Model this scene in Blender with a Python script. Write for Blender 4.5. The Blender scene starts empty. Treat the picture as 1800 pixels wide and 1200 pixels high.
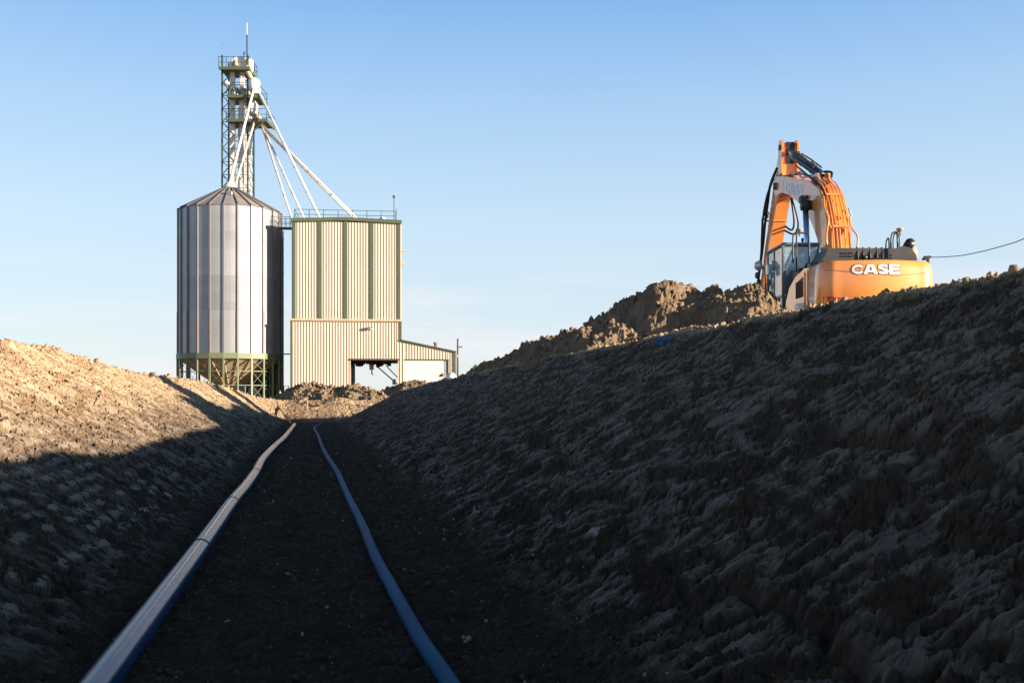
import bpy, math, random
import numpy as np
from mathutils import Vector
random.seed(7); rng = np.random.default_rng(7)
S = bpy.context.scene
COL = S.collection
F = 1750.0; HZ = 695.0          # focal length in photo pixels, horizon row of the photo
SUN_AZ = math.radians(112.0)    # clockwise from +Y
SUN_EL = math.radians(10.2)
# ------------------------------------------------------------------ camera
cam = bpy.data.cameras.new('camera'); co = bpy.data.objects.new('camera', cam); COL.objects.link(co)
co.location = (0, 0, 0); co.rotation_euler = (math.radians(90), 0, 0)
cam.sensor_width = 36; cam.lens = 35; cam.shift_y = (HZ-600)/1800
cam.clip_start = 0.05; cam.clip_end = 9000
S.camera = co
# ------------------------------------------------------------------ world
W = bpy.data.worlds.new("World"); S.world = W; W.use_nodes = True
nt = W.node_tree; nt.nodes.clear()
N = nt.nodes.new; L = nt.links.new
sky = N('ShaderNodeTexSky'); sky.sky_type = 'NISHITA'; sky.sun_disc = False
sky.sun_elevation = SUN_EL; sky.sun_rotation = SUN_AZ
sky.altitude = 0; sky.air_density = 1.0; sky.dust_density = 0.25; sky.ozone_density = 2.0
tc = N('ShaderNodeTexCoord')
mp = N('ShaderNodeMapping'); mp.inputs['Scale'].default_value = (1.6, 1.6, 16)
L(tc.outputs['Generated'], mp.inputs['Vector'])
nz = N('ShaderNodeTexNoise'); nz.inputs['Scale'].default_value = 1.9; nz.inputs['Detail'].default_value = 6
nz.inputs['Roughness'].default_value = 0.55
L(mp.outputs[0], nz.inputs['Vector'])
cr = N('ShaderNodeMapRange'); cr.inputs[1].default_value = 0.46; cr.inputs[2].default_value = 0.66
L(nz.outputs[0], cr.inputs[0])
sx = N('ShaderNodeSeparateXYZ'); L(tc.outputs['Generated'], sx.inputs[0])
band = N('ShaderNodeMapRange'); band.interpolation_type = 'SMOOTHSTEP'
band.inputs[1].default_value = 0.04; band.inputs[2].default_value = 0.16; band.inputs[3].default_value = 1; band.inputs[4].default_value = 0
L(sx.outputs[2], band.inputs[0])
mu = N('ShaderNodeMath'); mu.operation = 'MULTIPLY'; L(cr.outputs[0], mu.inputs[0]); L(band.outputs[0], mu.inputs[1])
mu2 = N('ShaderNodeMath'); mu2.operation = 'MULTIPLY'; L(mu.outputs[0], mu2.inputs[0]); mu2.inputs[1].default_value = 0.85
hs = N('ShaderNodeHueSaturation'); hs.inputs['Saturation'].default_value = 1.0
L(sky.outputs[0], hs.inputs['Color'])
mixc = N('ShaderNodeMix'); mixc.data_type = 'RGBA'
# clear-air gradient: pale near the horizon, deep blue overhead, blended into the physical sky
ramp = N('ShaderNodeValToRGB'); e = ramp.color_ramp.elements
stops = [(0.0, (0.78, 0.84, 0.90)), (0.055, (0.69, 0.79, 0.895)), (0.17, (0.61, 0.775, 0.94)), (0.28, (0.42, 0.65, 0.93)), (0.37, (0.24, 0.49, 0.88)), (0.50, (0.095, 0.18, 0.33)), (1.0, (0.03, 0.052, 0.085))]
while len(e) < len(stops): e.new(0.5)
for q, (p_, c_) in zip(e, stops): q.position = p_; q.color = (*c_, 1)
L(sx.outputs[2], ramp.inputs[0])
sc_ = N('ShaderNodeVectorMath'); sc_.operation = 'SCALE'; sc_.inputs['Scale'].default_value = 1/0.283
L(ramp.outputs[0], sc_.inputs[0])
blend = N('ShaderNodeMix'); blend.data_type = 'RGBA'; blend.inputs[0].default_value = 0.85
L(hs.outputs[0], blend.inputs[6]); L(sc_.outputs[0], blend.inputs[7])
L(mu2.outputs[0], mixc.inputs[0]); L(blend.outputs[2], mixc.inputs[6]); mixc.inputs[7].default_value = (3.2, 3.22, 3.35, 1)
bg = N('ShaderNodeBackground'); bg.inputs[1].default_value = 0.10
L(mixc.outputs[2], bg.inputs[0])
wo = N('ShaderNodeOutputWorld'); L(bg.outputs[0], wo.inputs[0])
# ------------------------------------------------------------------ sun
sl = bpy.data.lights.new('sun', 'SUN'); sl.energy = 5.0; sl.angle = math.radians(0.5); sl.color = (1.0, 0.81, 0.60)
so = bpy.data.objects.new('sun', sl); COL.objects.link(so)
sd = Vector((math.sin(SUN_AZ)*math.cos(SUN_EL), math.cos(SUN_AZ)*math.cos(SUN_EL), math.sin(SUN_EL)))
so.rotation_euler = sd.to_track_quat('Z', 'Y').to_euler(); so.location = (60, -30, 30)
S.view_settings.view_transform = 'Standard'; S.view_settings.look = 'None'
S.view_settings.exposure = 1.5; S.view_settings.gamma = 1
S.render.engine = 'CYCLES'

# ------------------------------------------------------------------ frames
def at(px, py, Y):
    return ((px-900)/F*Y, Y, (HZ-py)/F*Y)
UD = (-0.2015, 0.9795); VD = (0.9795, 0.2015)      # trench directions
def uv(u, v): return (UD[0]*u+VD[0]*v, UD[1]*u+VD[1]*v)
def inv(X, Y): return (UD[0]*X+UD[1]*Y, VD[0]*X+VD[1]*Y)

# ------------------------------------------------------------------ numpy noise
def _h(ix, iy, seed):
    n = (ix.astype(np.int64)*374761393 + iy.astype(np.int64)*668265263 + seed*1442695041) & 0xFFFFFFFF
    n = ((n ^ (n >> 13))*1274126177) & 0xFFFFFFFF
    n = n ^ (n >> 16)
    return n
def noise(x, y, seed=0):
    ix = np.floor(x); iy = np.floor(y); fx = x-ix; fy = y-iy
    def g(ax, ay, dx, dy):
        a = _h(ax, ay, seed).astype(np.float64)*(2*math.pi/4294967296.0)
        return np.cos(a)*dx+np.sin(a)*dy
    sx_ = fx*fx*fx*(fx*(fx*6-15)+10); sy_ = fy*fy*fy*(fy*(fy*6-15)+10)
    a = g(ix, iy, fx, fy); b = g(ix+1, iy, fx-1, fy); c = g(ix, iy+1, fx, fy-1); d = g(ix+1, iy+1, fx-1, fy-1)
    return ((a+(b-a)*sx_)+((c+(d-c)*sx_)-(a+(b-a)*sx_))*sy_)*1.5
def fbm(x, y, oct=4, seed=0, gain=0.5):
    t = 0; a = 1
    for k in range(oct):
        t = t+a*noise(x*2**k, y*2**k, seed+k*17); a *= gain
    return t
def worley(x, y, seed=0):
    ix = np.floor(x); iy = np.floor(y)
    d1 = np.full(x.shape, 9.0); val = np.zeros(x.shape)
    for dx in (-1, 0, 1):
        for dy in (-1, 0, 1):
            h = _h(ix+dx, iy+dy, seed); h2 = _h(ix+dx, iy+dy, seed+91)
            qx = dx+(h/4294967296.0)-(x-ix); qy = dy+(h2/4294967296.0)-(y-iy)
            d = qx*qx+qy*qy
            m = d < d1
            d1 = np.where(m, d, d1); val = np.where(m, _h(ix+dx, iy+dy, seed+7)/4294967296.0, val)
    return np.sqrt(d1), val
def blocks(x, y, seed=0, tilt=1.0):
    """broken angular blocks: every cell is a flat facet tilted its own way"""
    ix = np.floor(x); iy = np.floor(y); d1 = np.full(x.shape, 9.0); out = np.zeros(x.shape)
    K = 1/4294967296.0
    for dx in (-1, 0, 1):
        for dy in (-1, 0, 1):
            a, b = ix+dx, iy+dy
            qx = dx+_h(a, b, seed)*K-(x-ix); qy = dy+_h(a, b, seed+91)*K-(y-iy)
            d = qx*qx+qy*qy; m = d < d1
            val = _h(a, b, seed+7)*K-0.5+tilt*((_h(a, b, seed+11)*K-0.5)*qx+(_h(a, b, seed+13)*K-0.5)*qy)*2
            d1 = np.where(m, d, d1); out = np.where(m, val, out)
    return out
def sstep(a, b, x):
    t = np.clip((x-a)/(b-a), 0, 1); return t*t*(3-2*t)
def smin(a, b, k): 
    h = np.clip(0.5+0.5*(b-a)/k, 0, 1); return b+(a-b)*h-k*h*(1-h)
def smax(a, b, k): return -smin(-a, -b, k)

# ------------------------------------------------------------------ materials
MATS = {}
def mat(name, col, rough=0.6, metal=0.0, var=0.15, vscale=3.0, bump=0.0, bscale=40.0, spec=0.5, dirt=None, dirtamt=0.0, dscale=1.5, stretch=(1, 1, 1), coat=0.0, tone=False):
    if name in MATS: return MATS[name]
    m = bpy.data.materials.new(name); m.use_nodes = True; t = m.node_tree
    b = t.nodes['Principled BSDF']; b.inputs['Roughness'].default_value = rough; b.inputs['Metallic'].default_value = metal
    b.inputs['Specular IOR Level'].default_value = spec
    if coat: b.inputs['Coat Weight'].default_value = coat; b.inputs['Coat Roughness'].default_value = 0.12
    c = t.nodes.new('ShaderNodeTexCoord'); mpn = t.nodes.new('ShaderNodeMapping'); mpn.inputs['Scale'].default_value = stretch
    t.links.new(c.outputs['Object'], mpn.inputs[0])
    n = t.nodes.new('ShaderNodeTexNoise'); n.inputs['Scale'].default_value = vscale; n.inputs['Detail'].default_value = 5
    t.links.new(mpn.outputs[0], n.inputs['Vector'])
    r = t.nodes.new('ShaderNodeMapRange'); r.inputs[1].default_value = 0.25; r.inputs[2].default_value = 0.75
    r.inputs[3].default_value = 1-var; r.inputs[4].default_value = 1+var
    t.links.new(n.outputs[0], r.inputs[0])
    mx = t.nodes.new('ShaderNodeVectorMath'); mx.operation = 'SCALE'; mx.inputs[0].default_value = col[:3]
    t.links.new(r.outputs[0], mx.inputs['Scale'])
    out = mx.outputs[0]
    if dirt is not None:
        n2 = t.nodes.new('ShaderNodeTexNoise'); n2.inputs['Scale'].default_value = dscale; n2.inputs['Detail'].default_value = 8
        n2.inputs['Roughness'].default_value = 0.7
        t.links.new(mpn.outputs[0], n2.inputs['Vector'])
        r2 = t.nodes.new('ShaderNodeMapRange'); r2.inputs[1].default_value = 0.48; r2.inputs[2].default_value = 0.72; r2.inputs[4].default_value = dirtamt
        t.links.new(n2.outputs[0], r2.inputs[0])
        mm = t.nodes.new('ShaderNodeMix'); mm.data_type = 'RGBA'
        t.links.new(r2.outputs[0], mm.inputs[0]); t.links.new(out, mm.inputs[6]); mm.inputs[7].default_value = (*dirt, 1)
        out = mm.outputs[2]
    if tone:
        at_ = t.nodes.new('ShaderNodeAttribute'); at_.attribute_name = 'tone'
        m3 = t.nodes.new('ShaderNodeVectorMath'); m3.operation = 'SCALE'
        t.links.new(out, m3.inputs[0]); t.links.new(at_.outputs['Fac'], m3.inputs['Scale']); out = m3.outputs[0]
    t.links.new(out, b.inputs['Base Color'])
    if bump:
        n3 = t.nodes.new('ShaderNodeTexNoise'); n3.inputs['Scale'].default_value = bscale; n3.inputs['Detail'].default_value = 4
        t.links.new(mpn.outputs[0], n3.inputs['Vector'])
        bp = t.nodes.new('ShaderNodeBump'); bp.inputs['Strength'].default_value = bump; bp.inputs['Distance'].default_value = 0.02
        t.links.new(n3.outputs[0], bp.inputs['Height']); t.links.new(bp.outputs[0], b.inputs['Normal'])
    MATS[name] = m; return m
def soil_mat(name, dry, dark, damp_shade, bdist=0.012):
    m = bpy.data.materials.new(name); m.use_nodes = True; t = m.node_tree; b = t.nodes['Principled BSDF']
    b.inputs['Roughness'].default_value = 0.9; b.inputs['Specular IOR Level'].default_value = 0.25
    c = t.nodes.new('ShaderNodeTexCoord')
    n = t.nodes.new('ShaderNodeTexNoise'); n.inputs['Scale'].default_value = 0.9; n.inputs['Detail'].default_value = 8; n.inputs['Roughness'].default_value = 0.65
    t.links.new(c.outputs['Object'], n.inputs['Vector'])
    n2 = t.nodes.new('ShaderNodeTexNoise'); n2.inputs['Scale'].default_value = 14; n2.inputs['Detail'].default_value = 8; n2.inputs['Roughness'].default_value = 0.7
    t.links.new(c.outputs['Object'], n2.inputs['Vector'])
    ad = t.nodes.new('ShaderNodeMath'); ad.operation = 'ADD'; t.links.new(n.outputs[0], ad.inputs[0]); t.links.new(n2.outputs[0], ad.inputs[1])
    r = t.nodes.new('ShaderNodeMapRange'); r.inputs[1].default_value = 0.75; r.inputs[2].default_value = 1.2
    t.links.new(ad.outputs[0], r.inputs[0])
    mm = t.nodes.new('ShaderNodeMix'); mm.data_type = 'RGBA'; t.links.new(r.outputs[0], mm.inputs[0])
    mm.inputs[6].default_value = (*dark, 1); mm.inputs[7].default_value = (*dry, 1)
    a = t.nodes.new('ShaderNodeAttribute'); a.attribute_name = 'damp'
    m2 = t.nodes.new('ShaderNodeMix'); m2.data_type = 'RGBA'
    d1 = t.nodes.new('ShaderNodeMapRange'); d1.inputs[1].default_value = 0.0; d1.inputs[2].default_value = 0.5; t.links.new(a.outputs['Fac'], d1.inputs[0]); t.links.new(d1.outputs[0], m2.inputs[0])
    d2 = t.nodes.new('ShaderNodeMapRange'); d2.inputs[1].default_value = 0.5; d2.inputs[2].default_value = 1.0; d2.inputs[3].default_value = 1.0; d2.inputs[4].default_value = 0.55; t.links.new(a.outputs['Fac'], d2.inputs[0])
    shade_deepen = t.nodes.new('ShaderNodeVectorMath'); shade_deepen.operation = 'SCALE'; t.links.new(d2.outputs[0], shade_deepen.inputs['Scale'])  # painted shade: colour darkens further towards the trench floor
    # slope and floor shade painted in, partly moist clay: darker, greyer, same mottling
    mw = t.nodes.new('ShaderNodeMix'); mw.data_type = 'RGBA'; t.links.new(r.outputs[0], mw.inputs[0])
    mw.inputs[6].default_value = (damp_shade[0]*0.55, damp_shade[1]*0.55, damp_shade[2]*0.55, 1); mw.inputs[7].default_value = (*damp_shade, 1)
    t.links.new(mm.outputs[2], m2.inputs[6]); t.links.new(mw.outputs[2], shade_deepen.inputs[0]); t.links.new(shade_deepen.outputs[0], m2.inputs[7])
    # pale smears of bucket-pressed clay, with relief contrast and sky sheen painted in
    a2 = t.nodes.new('ShaderNodeAttribute'); a2.attribute_name = 'smear'
    m3 = t.nodes.new('ShaderNodeMix'); m3.data_type = 'RGBA'; m3.blend_type = 'MULTIPLY'
    m3.inputs[0].default_value = 1
    rr = t.nodes.new('ShaderNodeMix'); rr.data_type = 'RGBA'; rr.inputs[6].default_value = (0.66, 0.62, 0.58, 1); rb = t.nodes.new('ShaderNodeMix'); rb.data_type = 'RGBA'; rb.inputs[6].default_value = (1.22, 1.20, 1.17, 1); rb.inputs[7].default_value = (1.62, 1.72, 1.9, 1); t.links.new(d1.outputs[0], rb.inputs[0]); t.links.new(rb.outputs[2], rr.inputs[7])
    t.links.new(a2.outputs['Fac'], rr.inputs[0]); t.links.new(m2.outputs[2], m3.inputs[6]); t.links.new(rr.outputs[2], m3.inputs[7])
    m3.clamp_result = False
    t.links.new(m3.outputs[2], b.inputs['Base Color'])
    rm = t.nodes.new('ShaderNodeMapRange'); rm.inputs[3].default_value = 0.95; rm.inputs[4].default_value = 0.55
    mulr = t.nodes.new('ShaderNodeMath'); mulr.operation = 'MULTIPLY'; t.links.new(a.outputs['Fac'], mulr.inputs[0]); t.links.new(a2.outputs['Fac'], mulr.inputs[1])
    t.links.new(mulr.outputs[0], rm.inputs[0]); t.links.new(rm.outputs[0], b.inputs['Roughness'])
    n3 = t.nodes.new('ShaderNodeTexNoise'); n3.inputs['Scale'].default_value = 38; n3.inputs['Detail'].default_value = 7; n3.inputs['Roughness'].default_value = 0.75
    t.links.new(c.outputs['Object'], n3.inputs['Vector'])
    bp = t.nodes.new('ShaderNodeBump'); bp.inputs['Strength'].default_value = 0.8; bp.inputs['Distance'].default_value = bdist
    t.links.new(n3.outputs[0], bp.inputs['Height']); t.links.new(bp.outputs[0], b.inputs['Normal'])
    return m
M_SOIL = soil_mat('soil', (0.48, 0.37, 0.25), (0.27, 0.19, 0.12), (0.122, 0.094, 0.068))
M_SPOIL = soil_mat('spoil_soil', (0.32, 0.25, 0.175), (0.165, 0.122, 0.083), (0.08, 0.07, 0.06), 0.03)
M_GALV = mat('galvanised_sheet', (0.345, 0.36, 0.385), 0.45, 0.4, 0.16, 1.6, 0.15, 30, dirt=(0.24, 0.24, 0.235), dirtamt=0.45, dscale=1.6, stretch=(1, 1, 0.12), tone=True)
M_GALV2 = mat('galvanised_roof', (0.40, 0.39, 0.38), 0.5, 0.5, 0.15, 1.0, dirt=(0.30, 0.18, 0.10), dirtamt=0.5, dscale=0.6)
M_STIFF = mat('stiffener_steel', (0.22, 0.22, 0.23), 0.5, 0.5, 0.1, 2.0, dirt=(0.25, 0.12, 0.06), dirtamt=0.5, dscale=0.3)
M_RUST = mat('rusty_primer', (0.24, 0.125, 0.08), 0.75, 0.0, 0.25, 4)
M_GREENL = mat('pale_green_steel', (0.145, 0.175, 0.10), 0.5, 0, 0.12, 1.5)
M_GREEN = mat('green_trim', (0.07, 0.098, 0.058), 0.5, 0, 0.15, 0.6)
M_GREEND = mat('tower_green_steel', (0.03, 0.06, 0.05), 0.5, 0, 0.2, 2)
M_WHITE = mat('white_painted_steel', (0.74, 0.72, 0.69), 0.45, 0, 0.1, 1.0, dirt=(0.36, 0.22, 0.13), dirtamt=0.4, dscale=0.8, stretch=(1, 1, 0.4))
M_BEIGE = mat('beige_cladding', (0.585, 0.485, 0.40), 0.5, 0, 0.06, 0.4, dirt=(0.46, 0.38, 0.28), dirtamt=0.35, dscale=0.5, stretch=(1, 1, 0.25))
M_BEIGE2 = mat('weathered_beige_band', (0.44, 0.36, 0.25), 0.6, 0, 0.15, 2)
M_DOORW = mat('white_door_panel', (0.66, 0.635, 0.60), 0.45, 0, 0.04, 1)
M_GREYP = mat('grey_ribbed_panel', (0.32, 0.32, 0.34), 0.5, 0, 0.1, 2)
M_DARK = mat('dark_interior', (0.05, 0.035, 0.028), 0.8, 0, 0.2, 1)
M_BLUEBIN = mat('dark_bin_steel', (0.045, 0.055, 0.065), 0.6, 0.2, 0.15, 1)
M_ORANGE = mat('orange_paint', (0.93, 0.33, 0.085), 0.32, 0, 0.06, 1.2, dirt=(0.55, 0.24, 0.08), dirtamt=0.25, dscale=1.0, coat=1.0)
M_ORANGED = mat('dusty_orange_paint', (0.80, 0.29, 0.06), 0.42, 0, 0.12, 2.5, dirt=(0.24, 0.13, 0.07), dirtamt=0.75, dscale=2.6, coat=0.9)
M_RED = mat('red_reflector', (0.55, 0.03, 0.01), 0.3, 0, 0.05, 3)
M_BLACK = mat('black_plastic', (0.03, 0.03, 0.032), 0.5, 0, 0.15, 4, bump=0.1, dirt=(0.12, 0.10, 0.08), dirtamt=0.4, dscale=3)
M_HOSE = mat('black_rubber_hose', (0.014, 0.014, 0.016), 0.45, 0, 0.1, 4)
M_CHROME = mat('chrome_rod', (0.40, 0.60, 0.88), 0.3, 1.0, 0.03, 2)
M_CYL = mat('cylinder_barrel', (0.03, 0.05, 0.085), 0.35, 0.3, 0.1, 2)
M_GRILLE = mat('brown_grille', (0.11, 0.045, 0.022), 0.6, 0, 0.2, 6)
M_LETTER = mat('white_lettering', (0.85, 0.84, 0.82), 0.4, 0, 0.02, 2)
M_LETTERB = mat('pale_blue_lettering', (0.55, 0.70, 0.85), 0.35, 0, 0.02, 2)
M_OUTL = mat('black_lettering_outline', (0.03, 0.02, 0.02), 0.5, 0, 0.02, 2)
M_CABF = mat('cab_frame_paint', (0.12, 0.15, 0.18), 0.4, 0, 0.1, 3)
M_STEEL = mat('tread_steel', (0.12, 0.09, 0.07), 0.6, 0.5, 0.3, 6, dirt=(0.2, 0.14, 0.09), dirtamt=0.8, dscale=3)
M_CONE = mat('orange_cone_plastic', (0.75, 0.12, 0.05), 0.5, 0, 0.08, 4)
M_BLUEP = mat('blue_plastic', (0.03, 0.14, 0.30), 0.45, 0, 0.1, 5)
M_WOOD = mat('weathered_wood', (0.42, 0.31, 0.19), 0.75, 0, 0.2, 8, stretch=(1, 1, 0.2))
M_WOODD = mat('dark_pole_wood', (0.12, 0.08, 0.055), 0.85, 0, 0.2, 4)
M_STONE = mat('grey_stone', (0.26, 0.24, 0.22), 0.8, 0, 0.25, 12, bump=0.4)
M_LENS = mat('lamp_glass', (0.55, 0.58, 0.62), 0.1, 0.3, 0.02, 2)
M_PIPE = mat('black_polyethylene_pipe', (0.006, 0.062, 0.145), 0.26, 0, 0.2, 2.5, bump=0.05, bscale=8, dirt=(0.075, 0.075, 0.09), dirtamt=0.22, dscale=9, spec=0.26, stretch=(1, 0.10, 1))
M_PIPEB = mat('blue_hose_pipe', (0.003, 0.095, 0.21), 0.60, 0, 0.25, 3.5, bump=0.05, dirt=(0.14, 0.17, 0.20), dirtamt=0.06, dscale=9, spec=0.04, stretch=(1, 0.15, 1))
def glass_mat():
    m = bpy.data.materials.new('cab_glass'); m.use_nodes = True; t = m.node_tree; b = t.nodes['Principled BSDF']
    n = t.nodes.new('ShaderNodeTexNoise'); n.inputs['Scale'].default_value = 1.2
    r = t.nodes.new('ShaderNodeMapRange'); r.inputs[3].default_value = 0.04; r.inputs[4].default_value = 0.12
    t.links.new(n.outputs[0], r.inputs[0]); t.links.new(r.outputs[0], b.inputs['Roughness'])
    b.inputs['Base Color'].default_value = (0.45, 0.62, 0.72, 1); b.inputs['Transmission Weight'].default_value = 0.55
    b.inputs['IOR'].default_value = 1.5; b.inputs['Specular IOR Level'].default_value = 0.9
    return m
M_GLASS = glass_mat()

# ------------------------------------------------------------------ object helpers
ORIG = {}
def tag(o, label=None, cat=None, group=None, kind=None):
    if label: o['label'] = label
    if cat: o['category'] = cat
    if group: o['group'] = group
    if kind: o['kind'] = kind
    return o
def thing(name, loc, label, cat, group=None):
    o = bpy.data.objects.new(name, None); COL.objects.link(o); o.location = loc; o.empty_display_size = 0.3
    ORIG[o.name] = Vector(loc); return tag(o, label, cat, group)
def link_mesh(name, me, parent=None, origin=(0, 0, 0)):
    o = bpy.data.objects.new(name, me); COL.objects.link(o)
    if parent is not None:
        o.parent = parent; ORIG[o.name] = ORIG[parent.name]
    else:
        o.location = origin; ORIG[o.name] = Vector(origin)
    return o
class MB:
    def __init__(s): s.v = []; s.f = []; s.sm = []; s.tone = []
    def add(s, vs, fs, smooth=False, tone=1.0):
        n = len(s.v); s.v += [tuple(p) for p in vs]; s.f += [tuple(n+i for i in f) for f in fs]
        s.sm += [smooth]*len(fs); s.tone += [tone]*len(fs); return s
    def box(s, c, size, rx=(1, 0), tilt=0.0, bev=0.0):
        """axis box centred at c; rx = horizontal direction of its x axis"""
        x, y, z = size[0]/2, size[1]/2, size[2]/2
        ux, uy = rx; pts = []
        b = min(bev, x*.9, y*.9, z*.9)
        if b <= 0:
            lp = [(i, j, k) for k in (-z, z) for (i, j) in ((-x, -y), (x, -y), (x, y), (-x, y))]
            fs = [(3, 2, 1, 0), (4, 5, 6, 7), (0, 1, 5, 4), (1, 2, 6, 5), (2, 3, 7, 6), (3, 0, 4, 7)]
        else:
            def ring(i, j, k): return [(-i+b, -j, k), (i-b, -j, k), (i, -j+b, k), (i, j-b, k), (i-b, j, k), (-i+b, j, k), (-i, j-b, k), (-i, -j+b, k)]
            def ring2(i, j, k): return [(-i+b, -j+b, k), (i-b, -j+b, k), (i-b, -j+b, k), (i-b, j-b, k), (i-b, j-b, k), (-i+b, j-b, k), (-i+b, j-b, k), (-i+b, -j+b, k)]
            lp = ring2(x, y, -z)+ring(x, y, -z+b)+ring(x, y, z-b)+ring2(x, y, z)
            fs = [tuple(range(7, -1, -1)), tuple(range(24, 32))]
            for r in range(3):
                for q in range(8): fs.append((r*8+q, r*8+(q+1) % 8, r*8+8+(q+1) % 8, r*8+8+q))
        for (i, j, k) in lp: pts.append((c[0]+i*ux-j*uy, c[1]+i*uy+j*ux, c[2]+k))
        return s.add(pts, fs)
    def bar(s, a, b, w, h=None, n=4, smooth=False):
        """straight member from a to b; square (n=4) or round"""
        return s.tube([a, b], w/2 if n > 4 else w*0.7071, n, smooth=smooth, phase=math.pi/4 if n == 4 else 0)
    def tube(s, pts, r, n=10, smooth=True, caps=True, phase=0.0, flat=1.0):
        P = [Vector(p) for p in pts]; R = r if isinstance(r, (list, tuple)) else [r]*len(P)
        vs = []; fs = []; prev = None
        for i, p in enumerate(P):
            d = (P[min(i+1, len(P)-1)]-P[max(i-1, 0)]); d.normalize()
            if prev is None:
                a = Vector((0, 0, 1)) if abs(d.z) < 0.9 else Vector((1, 0, 0))
                x = d.cross(a).normalized()
            else:
                x = (prev-d*prev.dot(d)).normalized()
            prev = x; y = d.cross(x)
            for k in range(n):
                t = 2*math.pi*k/n+phase
                vs.append(p+x*(R[i]*math.cos(t))+y*(R[i]*math.sin(t)*flat))
        for i in range(len(P)-1):
            for k in range(n): fs.append((i*n+k, i*n+(k+1) % n, (i+1)*n+(k+1) % n, (i+1)*n+k))
        if caps: fs.append(tuple(range(n-1, -1, -1))); fs.append(tuple(range((len(P)-1)*n, len(P)*n)))
        return s.add(vs, fs, smooth)
    def prism(s, poly, place, t0, t1):
        """poly = [(a,b)], place(a,b,t) -> xyz, extruded t0..t1"""
        n = len(poly); vs = [place(a, b, t0) for a, b in poly]+[place(a, b, t1) for a, b in poly]
        fs = [tuple(range(n)), tuple(range(2*n-1, n-1, -1))]+[(i, i+n, (i+1) % n+n, (i+1) % n) for i in range(n)]
        return s.add(vs, fs)
    def lathe(s, c, prof, n=24, smooth=True):
        vs = []; fs = []
        for r, z in prof:
            for k in range(n):
                t = 2*math.pi*k/n; vs.append((c[0]+r*math.cos(t), c[1]+r*math.sin(t), c[2]+z))
        for i in range(len(prof)-1):
            for k in range(n): fs.append((i*n+k, i*n+(k+1) % n, (i+1)*n+(k+1) % n, (i+1)*n+k))
        fs.append(tuple(range(n-1, -1, -1))); fs.append(tuple(range((len(prof)-1)*n, len(prof)*n)))
        return s.add(vs, fs, smooth)
    def build(s, name, m, parent=None, origin=None, label=None):
        if parent is not None: o0 = ORIG[parent.name]
        elif origin is not None: o0 = Vector(origin)
        else:
            a = np.array(s.v); o0 = Vector(((a[:, 0].min()+a[:, 0].max())/2, (a[:, 1].min()+a[:, 1].max())/2, a[:, 2].min()))
        me = bpy.data.meshes.new(name)
        me.from_pydata([(p[0]-o0.x, p[1]-o0.y, p[2]-o0.z) for p in s.v], [], s.f)
        me.polygons.foreach_set('use_smooth', s.sm); me.materials.append(m)
        if m.name == 'galvanised_sheet':
            at_ = me.attributes.new('tone', 'FLOAT', 'FACE'); at_.data.foreach_set('value', s.tone)
        me.update()
        # consistent outward normals
        import bmesh
        bm = bmesh.new(); bm.from_mesh(me); bmesh.ops.recalc_face_normals(bm, faces=bm.faces); bm.to_mesh(me); bm.free()
        o = link_mesh(name, me, parent, o0)
        if label: o['label'] = label
        return o
def grid_mesh(name, X, Y, Z, m, attrs, origin=(0, 0, 0), smooth=True, parent=None):
    nr, nc = X.shape
    co_ = np.stack([X-origin[0], Y-origin[1], Z-origin[2]], -1).reshape(-1, 3).astype(np.float32)
    idx = np.arange(nr*nc).reshape(nr, nc)
    q = np.stack([idx[:-1, :-1], idx[:-1, 1:], idx[1:, 1:], idx[1:, :-1]], -1).reshape(-1, 4).astype(np.int32)
    me = bpy.data.meshes.new(name)
    me.vertices.add(len(co_)); me.vertices.foreach_set('co', co_.ravel())
    me.loops.add(q.size); me.loops.foreach_set('vertex_index', q.ravel())
    me.polygons.add(len(q)); me.polygons.foreach_set('loop_start', np.arange(0, q.size, 4, dtype=np.int32))
    me.update(calc_edges=True)
    me.polygons.foreach_set('use_smooth', [smooth]*len(q))
    for k, a in attrs.items():
        d = me.attributes.new(k, 'FLOAT', 'POINT'); d.data.foreach_set('value', a.ravel().astype(np.float32))
    me.materials.append(m); me.update()
    return link_mesh(name, me, parent, origin)

# ------------------------------------------------------------------ THE GROUND WITH THE TRENCH
RC = np.array([(-80, 6.7, 1.6), (3, 6.7, 1.5), (6.3, 6.7, 1.38), (8.4, 6.7, 1.2), (18, 6.7, 1.17), (25.2, 6.7, 1.09), (32.3, 6.7, 1.0), (43.5, 6.6, 0.86), (49.8, 6.0, 0.60), (56, 5.0, 0.2), (58.5, 5.0, -0.3), (61, 5.5, -0.95), (66.6, 6.0, -0.95), (71, 5, -0.4), (76, 3.2, -0.4), (5000, 3.2, -0.4)])
LC = np.array([(-80, -6.0, 1.05), (20, -6.0, 1.06), (26.1, -6.0, 1.13), (29.3, -6.0, 1.0), (33.4, -6, 0.88), (39, -6, 0.76), (43, -5.5, 0.74), (45.9, -4.9, 0.66), (52.9, -4.1, 0.42), (63, -3.4, 0.0), (76, -3.0, -0.4), (5000, -3.0, -0.4)])
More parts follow.
